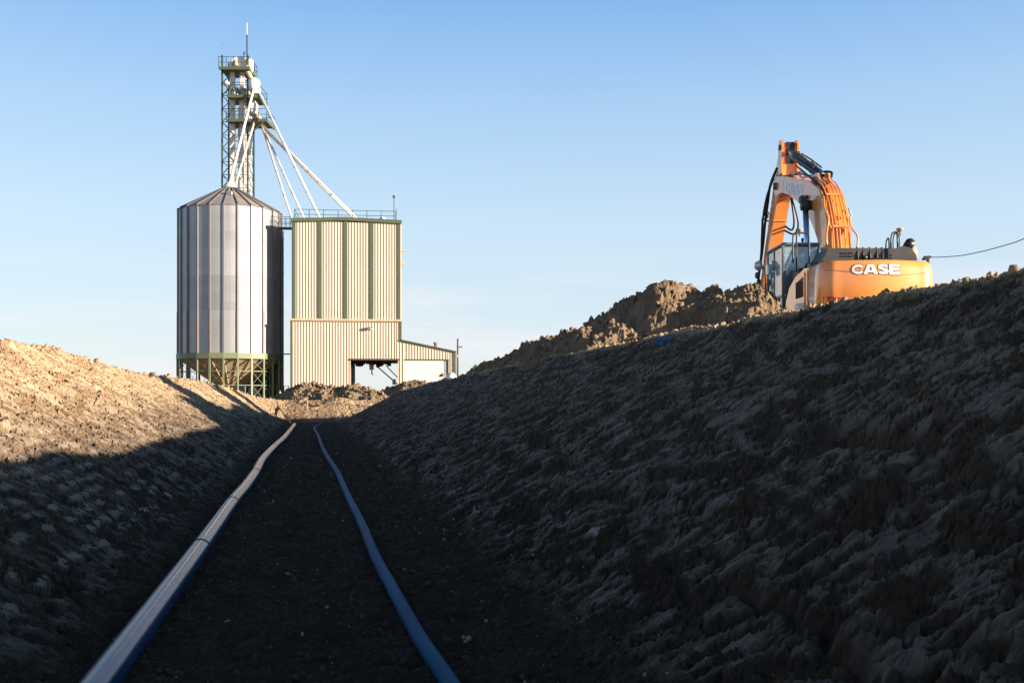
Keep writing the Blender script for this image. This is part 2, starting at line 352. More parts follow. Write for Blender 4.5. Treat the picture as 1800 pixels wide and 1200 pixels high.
def base_z(u, v):
    rv = np.interp(u, RC[:, 0], RC[:, 1]); rh = np.interp(u, RC[:, 0], RC[:, 2])
    lv = np.interp(u, LC[:, 0], LC[:, 1]); lh = np.interp(u, LC[:, 0], LC[:, 2])
    rv = rv+0.12*noise(u/2.3, u*0+3.1, 5)+0.05*noise(u/0.5, u*0+1.1, 6)
    fz = -1.6+1.17*sstep(60.5, 66.5, u)
    fl = -1.25+0.1*noise(u/3.0, u*0, 2); fr = 1.5+0.15*noise(u/2.5, u*0+9, 3)
    tr = np.clip((v-fr)/(rv-fr), 0, None); tl = np.clip((fl-v)/(fl-lv), 0, None)
    zr = fz+(rh-fz)*tr; zl = fz+(lh-fz)*tl
    w = smax(smax(zr, zl, 0.10), fz, 0.12)
    plr = rh+0*v
    pll = lh+(-0.4-lh)*sstep(1.0, 9.0, lv-v)
    pl = np.where(v > 0, plr, pll)
    z = smin(w, pl, 0.10)
    return z, tr, tl, pl
def ground_z(X, Y):
    u, v = inv(X, Y); z = base_z(np.array([float(u)]), np.array([float(v)]))[0]
    return float(z[0])
def soil_detail(u, v, tr, tl):
    """relief of the dressed slopes: bucket smears drawn down the slope, torn crumbs between"""
    wall = np.maximum(sstep(0.0, 0.10, tr), sstep(0.0, 0.10, tl))*(1-np.maximum(sstep(0.98, 1.08, tr), sstep(0.98, 1.08, tl)))
    side = np.where(v > 0, 1.0, -1.0)
    wu = u+0.10*fbm(u/0.7, v/0.7, 3, 31); wv = v+0.15*fbm(u/0.9+7, v/0.9, 3, 37)
    # drag the marks a little forward as they go down
    du = wu+side*0.25*wv
    crumb0 = noise(u/0.06, v/0.08, 57)
    def chips(cu, cv, seed):
        """torn clay scales: flat tilted flakes with broken edges"""
        return blocks(du/cu+0.3*crumb0, wv/cv+0.3*crumb0, seed, 0.55), 0
    c1, d1 = chips(0.055, 0.12, 141); c2, d2 = chips(0.12, 0.26, 142); c3, d3 = chips(0.30, 0.55, 143)
    p2 = fbm(du/0.34+3, wv/0.7, 3, 43, 0.5)
    p1 = fbm(du/0.085+3, wv/0.19, 3, 44, 0.6)
    plate = np.clip(p2*0.30+p1*0.75+c2*0.9+0.02, -0.7, 0.14)
    band = fbm(wu/1.8, wv/0.26, 2, 47)
    tear = np.clip(noise(u/1.3+0.6*noise(u/0.5, v/0.5, 50), v/0.5, 49)-0.36, 0, 1)
    smear = sstep(-0.05, 0.14, plate)*np.maximum(sstep(-0.2, 0.3, fbm(u/0.45, v/0.35, 3, 52)), 0.9*sstep(0.0, 0.25, fbm(u/1.1, v/0.5, 3, 54)))
    big = fbm(u/1.8, v/1.2, 3, 53)
    fine = fbm(u/0.045, v/0.05, 2, 55)
    crumb = fbm(u/0.10, v/0.10, 3, 56, 0.7)
    crk = np.abs(noise(du/0.075, wv/0.34, 171)); crk2 = np.abs(noise(du/0.16+5, wv/0.16, 172)); cm = sstep(-0.2, 0.25, fbm(u/0.5, v/0.35, 2, 173))
    groove = np.clip(1-crk/0.13, 0, 1)*(0.35+0.65*cm)+0.6*np.clip(1-crk2/0.07, 0, 1)*cm
    pit = np.clip(noise(u/0.07+3, v/0.10, 175)-0.52, 0, 1)
    hw = -0.16*pit-0.026*groove+0.048*plate+(0.026*c1*(1-0.7*smear))+0.020*c2+0.012*c3+0.025*band+0.036*big-0.14*tear+(0.015*fine+0.035*crumb)*(1-0.75*smear)
    # crawler prints pressed into the lower left slope, rows of short bars
    sl = -v
    row = sl/0.17+0.35*noise(u/1.5, sl/1.0, 151); ri = np.floor(row); rf = row-ri
    cell = (u/0.40+0.5*_h(ri, ri*0, 152)/4294967296.0*2+0.3*noise(u/0.6, sl/0.4, 153)); cf = cell-np.floor(cell)
    rag = 0.16*fbm(u/0.05, v/0.045, 3, 158, 0.7)
    bar = sstep(0.14, 0.24, rf+rag)*(1-sstep(0.62, 0.74, rf+rag*1.2))*sstep(0.03, 0.10, cf+rag*0.6)*(1-sstep(0.84, 0.93, cf+rag))*(_h(np.floor(cell), ri, 154) > 1900000000)*(fbm(u/0.25, v/0.15, 2, 159) > -0.35)
    tm = (v < 0)*sstep(0.05, 0.12, tl)*(1-sstep(0.40, 0.60, tl+0.2*noise(u/1.2, v/0.8, 155)))*(1-sstep(13.0, 18.0, u+2*noise(u/1.5, v, 156)))
    tm = np.maximum(tm, (v < 0)*0.6*sstep(0.15, 0.35, noise(u/2.2, v/0.9, 157))*sstep(0.1, 0.2, tl)*(1-sstep(0.8, 0.9, tl)))
    bt = bar*tm
    hw = hw*(1-0.9*bt)+0.016*bt
    smear = np.maximum(smear*(1-0.5*tm), bt*1.15)
    # torn recess and long curved crack on the right slope
    gu = (u-6.45)/0.75; gv = (v-3.86-0.12*(u-6.45)-0.05*noise(u/0.2, v/0.2, 161))/0.11
    g = np.exp(-(gu**4))*np.exp(-gv*gv)
    hw = hw-0.20*g*(1+0.8*c2); smear = smear*(1-np.clip(g*2, 0, 1))
    for (a, b_) in (((5.9, 2.12), (5.1, 2.36)), ((5.1, 2.36), (4.33, 2.41)), ((4.33, 2.41), (3.75, 2.22))):
        ex_, ey_ = b_[0]-a[0], b_[1]-a[1]; wu2 = u+0.10*noise(u/0.3, v/0.3, 163); wv2 = v+0.07*noise(u/0.25, v/0.25, 164)
        tt = np.clip(((wu2-a[0])*ex_+(wv2-a[1])*ey_)/(ex_*ex_+ey_*ey_), 0, 1)
        dd = np.hypot(wu2-a[0]-tt*ex_, wv2-a[1]-tt*ey_)
        hw = hw-0.085*np.exp(-(dd/0.04)**2); smear = smear*(1-np.exp(-(dd/0.07)**2))
    # trench floor: crumbs, stones, faint cross ruts
    cr_, cv = worley(u/0.11, v/0.11, 61)
    hf = 0.045*fbm(u/0.16, v/0.3, 5, 63, 0.65)+0.022*np.clip(0.5-cr_, 0, 1)*(cv > 0.45)+0.02*big+0.008*fine
    # level ground
    ht = 0.04*fbm(u/0.5, v/0.5, 4, 65)+0.03*big+0.05*np.clip(fbm(u/0.14, v/0.14, 2, 66), 0, 1)
    top = np.maximum(sstep(0.97, 1.06, tr), sstep(0.97, 1.06, tl))
    fl = (1-wall)*(1-top)
    h = hw*wall+hf*fl+ht*top
    # loose lumps along the crests
    e = np.maximum(np.exp(-((tr-1.0)/0.05)**2), np.exp(-((tl-1.0)/0.05)**2))
    lump, lv_ = worley(u/0.22, v/0.22, 71)
    h = h+e*(0.08*np.clip(0.55-lump, 0, 1)*(lv_ > 0.4)+0.05*fbm(u/0.35, v/0.35, 3, 72))
    return h, smear*wall, top
def build_ground():
    rows = np.concatenate([-np.geomspace(90, 13, 30), np.arange(-12.4, 2.4, 0.09),
                           np.exp(np.arange(math.log(2.4), math.log(108), 0.0033)), np.geomspace(110, 5000, 50)])
    wd = np.arange(-0.36, 0.80, 0.00115)
    wl = -0.36-np.concatenate([np.arange(0.012, 1.3, 0.012), np.geomspace(1.35, 30, 25)])[::-1]
    wr = 0.80+np.concatenate([np.arange(0.012, 1.3, 0.012), np.geomspace(1.35, 30, 25)])
    w = np.concatenate([wl, wd, wr])
    g = np.where(rows > 2.4, rows+2.0, 4.4)
    U = np.repeat(rows[:, None], len(w), 1); V = g[:, None]*w[None, :]
    z, tr, tl, pl = base_z(U, V)
    h, smear, top = soil_detail(U, V, tr, tl)
    far = 1-sstep(110, 160, U)
    z = z+h*far
    # mound and ruts at the ramp that closes the trench
    z = z+0.30*np.exp(-(((U-71)/3.2)**2+((V-2.2)/1.0)**2))+0.22*np.exp(-(((U-67)/2)**2+((V-0.2)/1.0)**2))*(1+fbm(U/0.6, V/0.6, 3, 81))
    damp_shade = (0.5*sstep(1.0, 0.95, tr)+0.5*sstep(0.72, 0.02, tr+0.12*fbm(U/2.2, V/1.2, 3, 84)))*(V > 0)  # painted shade, part moisture: slopes darken towards the floor
    damp_shade = np.where((tr <= 0) & (V > 0), 1.0, damp_shade)
    damp_shade = np.where((V <= 0), 0.35*sstep(0.75, 0.4, tl)+0.65*sstep(0.42, 0.0, tl+0.12*sstep(0.02, 0.2, tl)*fbm(U/1.5, V/0.8, 3, 83)), damp_shade)
    damp_shade = damp_shade*(1-sstep(56, 64, U+2*noise(U/2, V/2, 85)))
    X = UD[0]*U+VD[0]*V; Y = UD[1]*U+VD[1]*V
    o = grid_mesh('ground', X, Y, z, M_SOIL, {'damp': damp_shade, 'smear': smear}, smooth=False)
    tag(o, 'bare tan clay ground with the long sloping trench cut through it', 'ground', kind='structure')
build_ground()

# ------------------------------------------------------------------ spoil heaps and clods
def ico(sub):
    import bmesh
    bm = bmesh.new(); bmesh.ops.create_icosphere(bm, subdivisions=sub, radius=1)
    v = np.array([p.co[:] for p in bm.verts]); f = np.array([[q.index for q in p.verts] for p in bm.faces]); bm.free()
    return v, f
ICO1 = ico(1); ICO2 = ico(2); ICO3 = ico(3)
def lumpy(base, seed, amt=0.35):
    v, f = base; r = np.random.default_rng(seed)
    d = np.ones(len(v))
    for k in range(8):      # flattened facets like broken clay
        n = r.normal(size=3); n /= np.linalg.norm(n); c = 0.38+0.34*r.random()
        t = v@n*d
        d = np.where(t > c, d*c/np.maximum(t, 1e-6), d)
    d *= 1+amt*0.25*np.sin(v@r.normal(size=3)*3+r.random()*6)
    d *= 1+0.34*(r.random(len(v))-0.5)
    s = 0.75+0.5*r.random(3)
    return v*d[:, None]*s, f
def clod_cloud(name, pts, sizes, m, base=ICO1, damp_shade=0.0):
    vs = []; fs = []; n0 = 0
    shapes = [lumpy(base, 100+k) for k in range(12)]
    for i, (p, s_) in enumerate(zip(pts, sizes)):
        v, f = shapes[i % 12]
        a = rng.random()*6.28; b = rng.random()*6.28
        ca, sa, cb, sb = math.cos(a), math.sin(a), math.cos(b), math.sin(b)
        Rm = np.array([[ca, -sa, 0], [sa, ca, 0], [0, 0, 1]])@np.array([[1, 0, 0], [0, cb, -sb], [0, sb, cb]])
        vs.append(v@Rm.T*s_+np.array(p)); fs.append(f+n0); n0 += len(v)
    V_ = np.concatenate(vs).astype(np.float32); F_ = np.concatenate(fs).astype(np.int32)
    me = bpy.data.meshes.new(name); me.vertices.add(len(V_)); me.vertices.foreach_set('co', V_.ravel())
    me.loops.add(F_.size); me.loops.foreach_set('vertex_index', F_.ravel()); me.polygons.add(len(F_))
    me.polygons.foreach_set('loop_start', np.arange(0, F_.size, 3, dtype=np.int32)); me.update(calc_edges=True)
    for k, val in (('damp', damp_shade), ('smear', 0.3)):
        d = me.attributes.new(k, 'FLOAT', 'POINT'); d.data.foreach_set('value', np.full(len(V_), val, np.float32))
    me.materials.append(m); return link_mesh(name, me)
def heap(ridge, slope, step, seed, rough=1.0, pad=0.5, spur=None):
    """ridge: list of (X, Y, ztop). returns X,Y,Z grid"""
    P = np.array(ridge, float)
    wid = (P[:, 2].max()+0.6)/slope+pad
    xs = np.arange(P[:, 0].min()-wid, P[:, 0].max()+wid, step); ys = np.arange(P[:, 1].min()-wid, P[:, 1].max()+wid, step)
    X, Y = np.meshgrid(xs, ys)
    Z = np.full(X.shape, -9.0)
    wx = X+0.5*fbm(X/1.6, Y/1.6, 3, seed+1); wy = Y+0.5*fbm(X/1.6+9, Y/1.6, 3, seed+2)
    if len(P) == 1: P = np.vstack([P, P+1e-3])
    segs = list(zip(P[:-1], P[1:]))
    if spur is not None: Q = np.array(spur, float); segs += list(zip(Q[:-1], Q[1:]))
    for a, b in segs:
        d = b[:2]-a[:2]; L2 = max(d@d, 1e-9)
        t = np.clip(((wx-a[0])*d[0]+(wy-a[1])*d[1])/L2, 0, 1)
        D = np.hypot(wx-(a[0]+t*d[0]), wy-(a[1]+t*d[1]))
        z = a[2]+(b[2]-a[2])*t-slope*(np.sqrt(D*D+0.16)-0.4)
        Z = smax(Z, z, 0.06)
    c1 = blocks(X/0.62+0.25*noise(X/0.3, Y/0.3, 9), Y/0.62, seed+3, 1.3); c2 = blocks(X/0.24, Y/0.24, seed+4, 1.3); c3 = blocks(X/0.12, Y/0.12, seed+14, 1.3)
    d = 0.07*(0.4-np.abs(fbm(X/0.7, Y/0.7, 4, seed+5, 0.6)))+0.16*fbm(X/1.2, Y/1.2, 3, seed+8)+0.08+0.06*c1+0.07*c2+0.06*c3+0.03*fbm(X/0.15, Y/0.15, 3, seed+6, 0.7)
    Z = Z+rough*(d-0.12)
    return X, Y, Z
def ground_grid(X, Y):
    u = UD[0]*X+UD[1]*Y; v = VD[0]*X+VD[1]*Y
    return base_z(u, v)[0]
def make_heap(name, ridge, slope, step, seed, label, damp_shade=0.0, nclod=0, csize=(0.04, 0.16), rough=1.0, clabel=None, spur=None):
    X, Y, Z = heap(ridge, slope, step, seed, rough, spur=spur)
    G = ground_grid(X, Y)
    above = Z-G
    Zc = np.maximum(Z, G-0.35)
    o0 = (float(np.mean(X)), float(np.mean(Y)), float(np.mean(G)))
    # keep only the part that stands above the ground
    nr, nc = X.shape
    keep = above > -0.3
    idx = np.arange(nr*nc).reshape(nr, nc)
    kq = keep[:-1, :-1] | keep[1:, 1:] | keep[:-1, 1:] | keep[1:, :-1]
    q = np.stack([idx[:-1, :-1], idx[:-1, 1:], idx[1:, 1:], idx[1:, :-1]], -1)[kq]
    used, q2 = np.unique(q, return_inverse=True); q2 = q2.reshape(-1, 4).astype(np.int32)
    co_ = np.stack([X-o0[0], Y-o0[1], Zc-o0[2]], -1).reshape(-1, 3)[used].astype(np.float32)
    me = bpy.data.meshes.new(name); me.vertices.add(len(co_)); me.vertices.foreach_set('co', co_.ravel())
    me.loops.add(q2.size); me.loops.foreach_set('vertex_index', q2.ravel()); me.polygons.add(len(q2))
    me.polygons.foreach_set('loop_start', np.arange(0, q2.size, 4, dtype=np.int32)); me.update(calc_edges=True)
    for k, val in (('damp', damp_shade), ('smear', 0.15)):
        d = me.attributes.new(k, 'FLOAT', 'POINT'); d.data.foreach_set('value', np.full(len(co_), val, np.float32))
    me.polygons.foreach_set('use_smooth', [False]*len(q2)); me.materials.append(M_SPOIL); o = link_mesh(name, me, None, o0); tag(o, label, 'soil heap')
    if nclod:
        cand = np.argwhere(above > 0.02); sel = cand[rng.integers(0, len(cand), nclod)]
        sz = csize[0]+(csize[1]-csize[0])*rng.random(nclod)**6
        pts = [(X[i, j]+rng.uniform(-.5, .5)*step, Y[i, j]+rng.uniform(-.5, .5)*step, Z[i, j]+0.15*s_) for (i, j), s_ in zip(sel, sz)]
        c = clod_cloud('clods', pts, sz, M_SPOIL, ICO2 if csize[1] > 0.2 else ICO1, damp_shade)
        tag(c, clabel, 'clods', kind='stuff')
    return o
def P3(px, py, Y): return at(px, py, Y)
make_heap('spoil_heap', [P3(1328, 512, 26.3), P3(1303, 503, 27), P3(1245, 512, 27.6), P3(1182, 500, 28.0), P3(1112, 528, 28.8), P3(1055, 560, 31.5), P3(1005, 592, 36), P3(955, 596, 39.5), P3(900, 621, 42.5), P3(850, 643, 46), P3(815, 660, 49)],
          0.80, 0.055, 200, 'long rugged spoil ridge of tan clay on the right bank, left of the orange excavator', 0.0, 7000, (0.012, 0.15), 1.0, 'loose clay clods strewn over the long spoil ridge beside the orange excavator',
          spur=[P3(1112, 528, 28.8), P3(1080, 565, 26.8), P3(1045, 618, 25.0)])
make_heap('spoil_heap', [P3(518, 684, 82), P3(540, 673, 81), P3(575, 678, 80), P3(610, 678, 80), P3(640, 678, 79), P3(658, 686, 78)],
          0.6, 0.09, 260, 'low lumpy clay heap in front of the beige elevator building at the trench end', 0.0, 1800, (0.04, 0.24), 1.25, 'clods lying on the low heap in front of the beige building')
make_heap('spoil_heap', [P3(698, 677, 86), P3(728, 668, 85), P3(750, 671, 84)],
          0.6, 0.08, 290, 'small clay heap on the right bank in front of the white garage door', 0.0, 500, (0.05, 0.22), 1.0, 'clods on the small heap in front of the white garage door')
# loose crumbs along both crests, slopes and floor
def scatter_ground():
    pts = []; sz = []
    def drop(u, v, s_):
        X, Y = uv(u, v); z = float(base_z(np.array([u]), np.array([v]))[0][0]); pts.append((X, Y, z+0.25*s_)); sz.append(s_)
    for k in range(2600):
        u = math.exp(rng.uniform(math.log(5), math.log(62))); cv = np.interp(u, RC[:, 0], RC[:, 1])
        drop(u, cv+abs(rng.normal())*0.9-0.12, 0.012+0.05*rng.random()**3*(1+u/30))
    for k in range(2200):
        u = math.exp(rng.uniform(math.log(10), math.log(70))); cv = np.interp(u, LC[:, 0], LC[:, 1])
        drop(u, cv-abs(rng.normal())*0.7+0.12, 0.015+0.05*rng.random()**3*(1+u/30))
    for k in range(1800):
        u = rng.uniform(64, 84); drop(u, rng.uniform(-5, 6), 0.02+0.09*rng.random()**3)
    c = clod_cloud('clods', pts, sz, M_SOIL, ICO1, 0.0); tag(c, 'loose dry crumbs of clay along the crests of the trench banks', 'clods', kind='stuff')
    pts.clear(); sz.clear()
    for k in range(420):
        u = math.exp(rng.uniform(math.log(4.6), math.log(28))); drop(u, rng.uniform(-1.25, 2.2), (0.004+0.012*rng.random()**3)*(1+u/12))
    c = clod_cloud('stones', pts, sz, M_STONE, ICO1, 0.0); tag(c, 'tiny pale stones sprinkled over the trench floor', 'stones', kind='stuff')
    pts.clear(); sz.clear()
    for k in range(5000):
        u = math.exp(rng.uniform(math.log(4.5), math.log(40))); drop(u, rng.uniform(-1.3, 2.0), 0.006+0.022*rng.random()**4*(1+u/25))
    for k in range(1600):
        u = math.exp(rng.uniform(math.log(3.2), math.log(40))); drop(u, rng.choice([1.4+abs(rng.normal())*0.6, -1.3-abs(rng.normal())*0.3]), 0.005+0.024*rng.random()**4)
    c = clod_cloud('clods', pts, sz, M_SOIL, ICO2, 0.8); tag(c, 'small damp stones and crumbs scattered over the trench floor', 'stones', kind='stuff')
scatter_ground()
def single_clod(name, px, py, Y, s_, m, label, cat, seed, flat=0.75):
    v, f = lumpy(ICO3, seed); b = MB(); c = at(px, py, Y)
    if name in ('clod',): m = M_SPOIL
    v = v*s_; v[:, 2] *= flat
    b.add([(c[0]+p[0], c[1]+p[1], c[2]+p[2]) for p in v], [tuple(q) for q in f], True)
    return tag(b.build(name, m), label, cat)
single_clod('clod', 268, 659, 37.5, 0.20, M_SPOIL, 'dark round clod sitting alone on the left bank crest, left of the silo', 'clod', 5)
single_clod('clod', 288, 661, 38.5, 0.10, M_SPOIL, 'small clod right beside the dark round clod on the left bank crest', 'clod', 6)
single_clod('stone', 668, 1139, 6.25, 0.042, M_STONE, 'pale stone on the dark trench floor left of the blue pipe near the camera', 'stone', 8, 0.6)
single_clod('stone', 1045, 932, 5.2, 0.05, M_STONE, 'grey stone stuck on the shaded foot of the right trench slope', 'stone', 11, 0.7)

# ------------------------------------------------------------------ pipes on the trench floor
def floor_pt(px, py, r):
    Y = F*(1.6-r)/(py-HZ); return ((px-900)/F*Y, Y, -1.6+r)
def spline(P, n=14):
    P = [Vector(p) for p in P]; out = []
    for i in range(len(P)-1):
        p0 = P[max(i-1, 0)]; p1 = P[i]; p2 = P[i+1]; p3 = P[min(i+2, len(P)-1)]
        for k in range(n):
            t = k/n
            out.append(0.5*((2*p1)+(p2-p0)*t+(2*p0-5*p1+4*p2-p3)*t*t+(-p0+3*p1-3*p2+p3)*t*t*t))
    out.append(P[-1]); return out
def lay_pipe(name, pix, r, m, label, cat, joints, jname, near):
    P = [floor_pt(x, y, r) for x, y in pix]
    d = Vector(P[0])-Vector(P[1]); d.normalize()
    P = [tuple(Vector(P[0])+d*near), tuple(Vector(P[0])+d*near*0.5)]+P
    pts = spline(P)
    pts = [p+Vector((0.0, 0, (0.028 if r < 0.07 else 0.0)+0.004*math.sin(i*0.11))) for i, p in enumerate(pts)]
    b = MB().tube(pts, r, 28)
    o = b.build(name, m, None, tuple(pts[len(pts)//2])); tag(o, label, cat)
    for (jx, jy) in joints:
        q = Vector(floor_pt(jx, jy, r)); k = min(range(len(pts)), key=lambda i: (pts[i]-q).length)
        k = max(1, min(len(pts)-2, k)); dd = (pts[k+1]-pts[k-1]).normalized()
        jb = MB()
        for off in (-0.018, 0.018):
            jb.tube([pts[k]+dd*(off-0.010), pts[k]+dd*(off-0.005), pts[k]+dd*(off+0.005), pts[k]+dd*(off+0.010)], [r*1.0, r*1.05, r*1.05, r*1.0], 28)
        jb.build(jname, M_HOSE, o)
    return o
lay_pipe('drain_pipe', [(181, 1195), (269, 1076), (357, 957), (408, 885), (431, 857), (450, 829), (463, 806), (485, 783), (497, 772), (508, 759), (518, 746)],
         0.094, M_PIPE, 'thick black pipe with dusty sheen along the left foot of the trench', 'pipe', [(352, 965), (409, 884), (449, 830), (484, 785)], 'weld_bead', 5)
lay_pipe('water_pipe', [(784, 1200), (735, 1123), (687, 1035), (658, 980), (636, 925), (610, 870), (593, 832), (580, 812), (571, 797), (563, 778), (560, 768), (553, 753), (563, 746)],
         0.050, M_PIPEB, 'thin blue pipe snaking along the middle of the trench floor', 'pipe', [(641, 940)], 'coupling', 4)

# ------------------------------------------------------------------ grain silo
def silo():
    cx, cy, _ = at(405, 0, 95.5); R = 4.74; zb = 3.72; zt = 17.45; zg = -0.42
    t = thing('grain_silo', (cx, cy, zg), 'large galvanised hopper-bottom silo with conical roof on green legs, left of the beige building', 'silo')
    n = 24; off = math.radians(-96.4)
    def pt(k, r, z): a = off+2*math.pi*k/n; return (cx+r*math.cos(a), cy+r*math.sin(a), z)
    b = MB(); rings = 17
    for j in range(rings):
        z0 = zb+(zt-zb)*j/rings; z1 = zb+(zt-zb)*(j+1)/rings; z1i = z1
        for k in range(n):
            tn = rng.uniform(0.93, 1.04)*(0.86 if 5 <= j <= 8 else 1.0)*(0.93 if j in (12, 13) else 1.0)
            m_ = 4
            for q in range(m_):
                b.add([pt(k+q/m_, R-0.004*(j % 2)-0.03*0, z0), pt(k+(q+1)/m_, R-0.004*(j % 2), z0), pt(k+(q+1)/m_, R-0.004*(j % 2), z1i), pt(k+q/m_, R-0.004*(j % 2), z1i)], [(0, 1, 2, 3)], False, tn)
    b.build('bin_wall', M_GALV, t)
    # roof
    za = 19.85; r0 = 0.55
    b = MB()
    for k in range(n*2):
        b.add([pt(k/2, R+0.12, zt-0.03), pt((k+1)/2, R+0.12, zt-0.03), pt((k+1)/2, r0, za), pt(k/2, r0, za)], [(0, 1, 2, 3)])
    rf = b.build('roof', M_GALV2, t)
    b = MB()
    for k in range(n):
        b.tube([pt(k, R+0.14, zt+0.02), pt(k, r0, za+0.06)], 0.07, 4, False)
    b.build('roof_rib', M_STIFF, rf)
    b = MB()
    for k in range(n):
        b.bar(pt(k, R*0.62, zt+(za-zt)*0.38+0.07), pt(k+1, R*0.62, zt+(za-zt)*0.38+0.07), 0.06)
    b.build('roof_ring', M_STIFF, rf)
    MB().lathe((cx, cy, za-0.1), [(0.62, 0), (0.62, 0.28), (0.45, 0.4), (0.45, 0.62)], 20).build('roof_cap', M_WHITE, rf)
    h = MB(); hp = pt(5.4-4, R*0.52, 0)
    h.box((hp[0], hp[1], zt+(za-zt)*0.50+0.22), (0.55, 0.5, 0.4), bev=0.04); h.build('roof_hatch', M_STIFF, rf)
    for k in range(n):
        s_ = MB(); a = off+2*math.pi*k/n; tx, ty = -math.sin(a), math.cos(a)
        c0 = pt(k, R+0.06, (zb+7.6+zt)/2)
        s_.box(c0, (0.13, 0.16, zt-zb-7.6), (tx, ty))
        s_.build('stiffener', M_STIFF, t)
        s_ = MB(); s_.box(pt(k, R+0.065, zb+2.05), (0.15, 0.17, 4.1), (tx, ty)); s_.build('stiffener', M_STIFF, t)
        if k in (0, 23, 22, 20, 4): s_ = MB(); s_.box(pt(k+0.02, R+0.155, zb+2.05), (0.07, 0.03, 4.1), (tx, ty)); s_.build('rust_strip', M_RUST, t)
        s_ = MB(); s_.box(pt(k, R+0.06, zb+5.85), (0.13, 0.16, 3.5), (tx, ty)); s_.build('stiffener', M_STIFF, t)
        # leg
        s_ = MB(); s_.box(pt(k, R+0.10, (zg+zb-0.3)/2), (0.14, 0.18, zb-0.3-zg), (tx, ty)); s_.box(pt(k, R+0.10, zg+0.03), (0.34, 0.34, 0.06), (tx, ty))
        s_.build('leg', M_GREENL, t)
    b = MB()
    for k in range(n):
        A = [pt(k, R+0.22, z) for z in (zb-0.33, zb+0.18)]; B = [pt(k+1, R+0.22, z) for z in (zb-0.33, zb+0.18)]
        C_ = [pt(k, R-0.1, z) for z in (zb-0.33, zb+0.18)]; D = [pt(k+1, R-0.1, z) for z in (zb-0.33, zb+0.18)]
        b.add([A[0], B[0], B[1], A[1], C_[0], D[0], D[1], C_[1]], [(0, 1, 2, 3), (3, 2, 6, 7), (0, 4, 5, 1), (4, 7, 6, 5)])
    b.build('ring_beam', M_GREENL, t)
    for zz in (2.25, 0.95):
        b = MB()
        for k in range(n): b.bar(pt(k, R+0.1, zz), pt(k+1, R+0.1, zz), 0.065)
        b.build('girt', M_GREENL, t)
    for k in range(n):
        if k % 3 == 2: continue
        br = MB()
        for z0, z1 in ((2.3, zb-0.4), (1.0, 2.2), (zg+0.1, 0.9)):
            br.bar(pt(k+0.03, R+0.08, z0), pt(k+0.97, R+0.08, z1), 0.022); br.bar(pt(k+0.03, R+0.11, z1), pt(k+0.97, R+0.11, z0), 0.022)
        br.build('cross_brace', M_GREENL, t)
    b = MB()
    for k in range(n):
        b.add([pt(k, R-0.12, zb-0.3), pt(k+1, R-0.12, zb-0.3), pt(k+1, 0.35, 0.35), pt(k, 0.35, 0.35)], [(0, 1, 2, 3)], False, 0.9+0.1*(k % 2))
    hop = b.build('hopper', mat('tan_hopper_steel', (0.36, 0.29, 0.21), 0.55, 0.1, 0.2, 1.0), t)
    b = MB()
    for k in range(n): b.tube([pt(k, R-0.05, zb-0.32), pt(k, 0.40, 0.36)], 0.045, 4, False)
    b.build('hopper_rib', M_BEIGE2, hop)
    MB().lathe((cx, cy, -0.1), [(0.3, 0), (0.3, 0.5)], 12).build('hopper_outlet', M_STIFF, t)
    return cx, cy
silo()
def drum(px, py, Y, w, h, d, m, name, label, cat):
    c = at(px, py, Y); b = MB(); b.box((c[0], c[1], -0.42+h/2), (w, d, h), bev=0.08); b.box((c[0], c[1], -0.42+h+0.04), (w*0.4, d*0.4, 0.08), bev=0.02)
    return tag(b.build(name, m), label, cat)
drum(445, 690, 97, 0.75, 1.25, 0.7, M_DOORW, 'storage_tank', 'small pale tank standing among the silo legs', 'tank')
# narrow dark bin and shed right behind the silo
def side_bin():
    cx, cy, _ = at(482, 0, 101); t = thing('steel_bin', (cx, cy, -0.4), 'narrow dark round bin half hidden behind the right side of the big silo', 'bin')
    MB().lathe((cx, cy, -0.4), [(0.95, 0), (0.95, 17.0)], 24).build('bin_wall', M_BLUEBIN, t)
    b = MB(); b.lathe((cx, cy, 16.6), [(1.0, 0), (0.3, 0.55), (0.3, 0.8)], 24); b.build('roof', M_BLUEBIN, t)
    for z in np.arange(0.6, 16.5, 1.3): MB().lathe((cx, cy, z), [(0.95, 0), (0.98, 0.03), (0.98, 0.07), (0.95, 0.1)], 24).build('hoop', M_STIFF, t)
side_bin()
def shadow_bins():  # added shadow casters, never in view
    """two slim bins right of the picture; their shadows fall across the far left bank"""
    for k, (x, y) in enumerate(((30.0, 30.4), (30.0, 35.75))):
        z = 0.9; h = 8.4
        t = thing('feed_bin', (x, y, z), ['slim galvanised feed bin outside the right edge, nearer of the two', 'slim galvanised feed bin outside the right edge, farther of the two'][k], 'bin', 'slim feed bins right of the excavator')
        MB().lathe((x, y, z+1.2), [(1.5, 0), (1.5, h-1.2-0.7)], 28).build('bin_wall', M_GALV2, t)
        MB().lathe((x, y, z+h-0.72), [(1.58, 0), (0.3, 0.7), (0.3, 0.85)], 28).build('roof', M_GALV2, t)
        MB().lathe((x, y, z+0.3), [(0.25, 0), (1.48, 0.92)], 28).build('hopper', M_GALV2, t)
        for q in range(6):
            a = q*math.pi/3; MB().box((x+1.5*math.cos(a), y+1.5*math.sin(a), z+0.9), (0.12, 0.12, 1.9)).build('leg', M_GREENL, t)
shadow_bins()
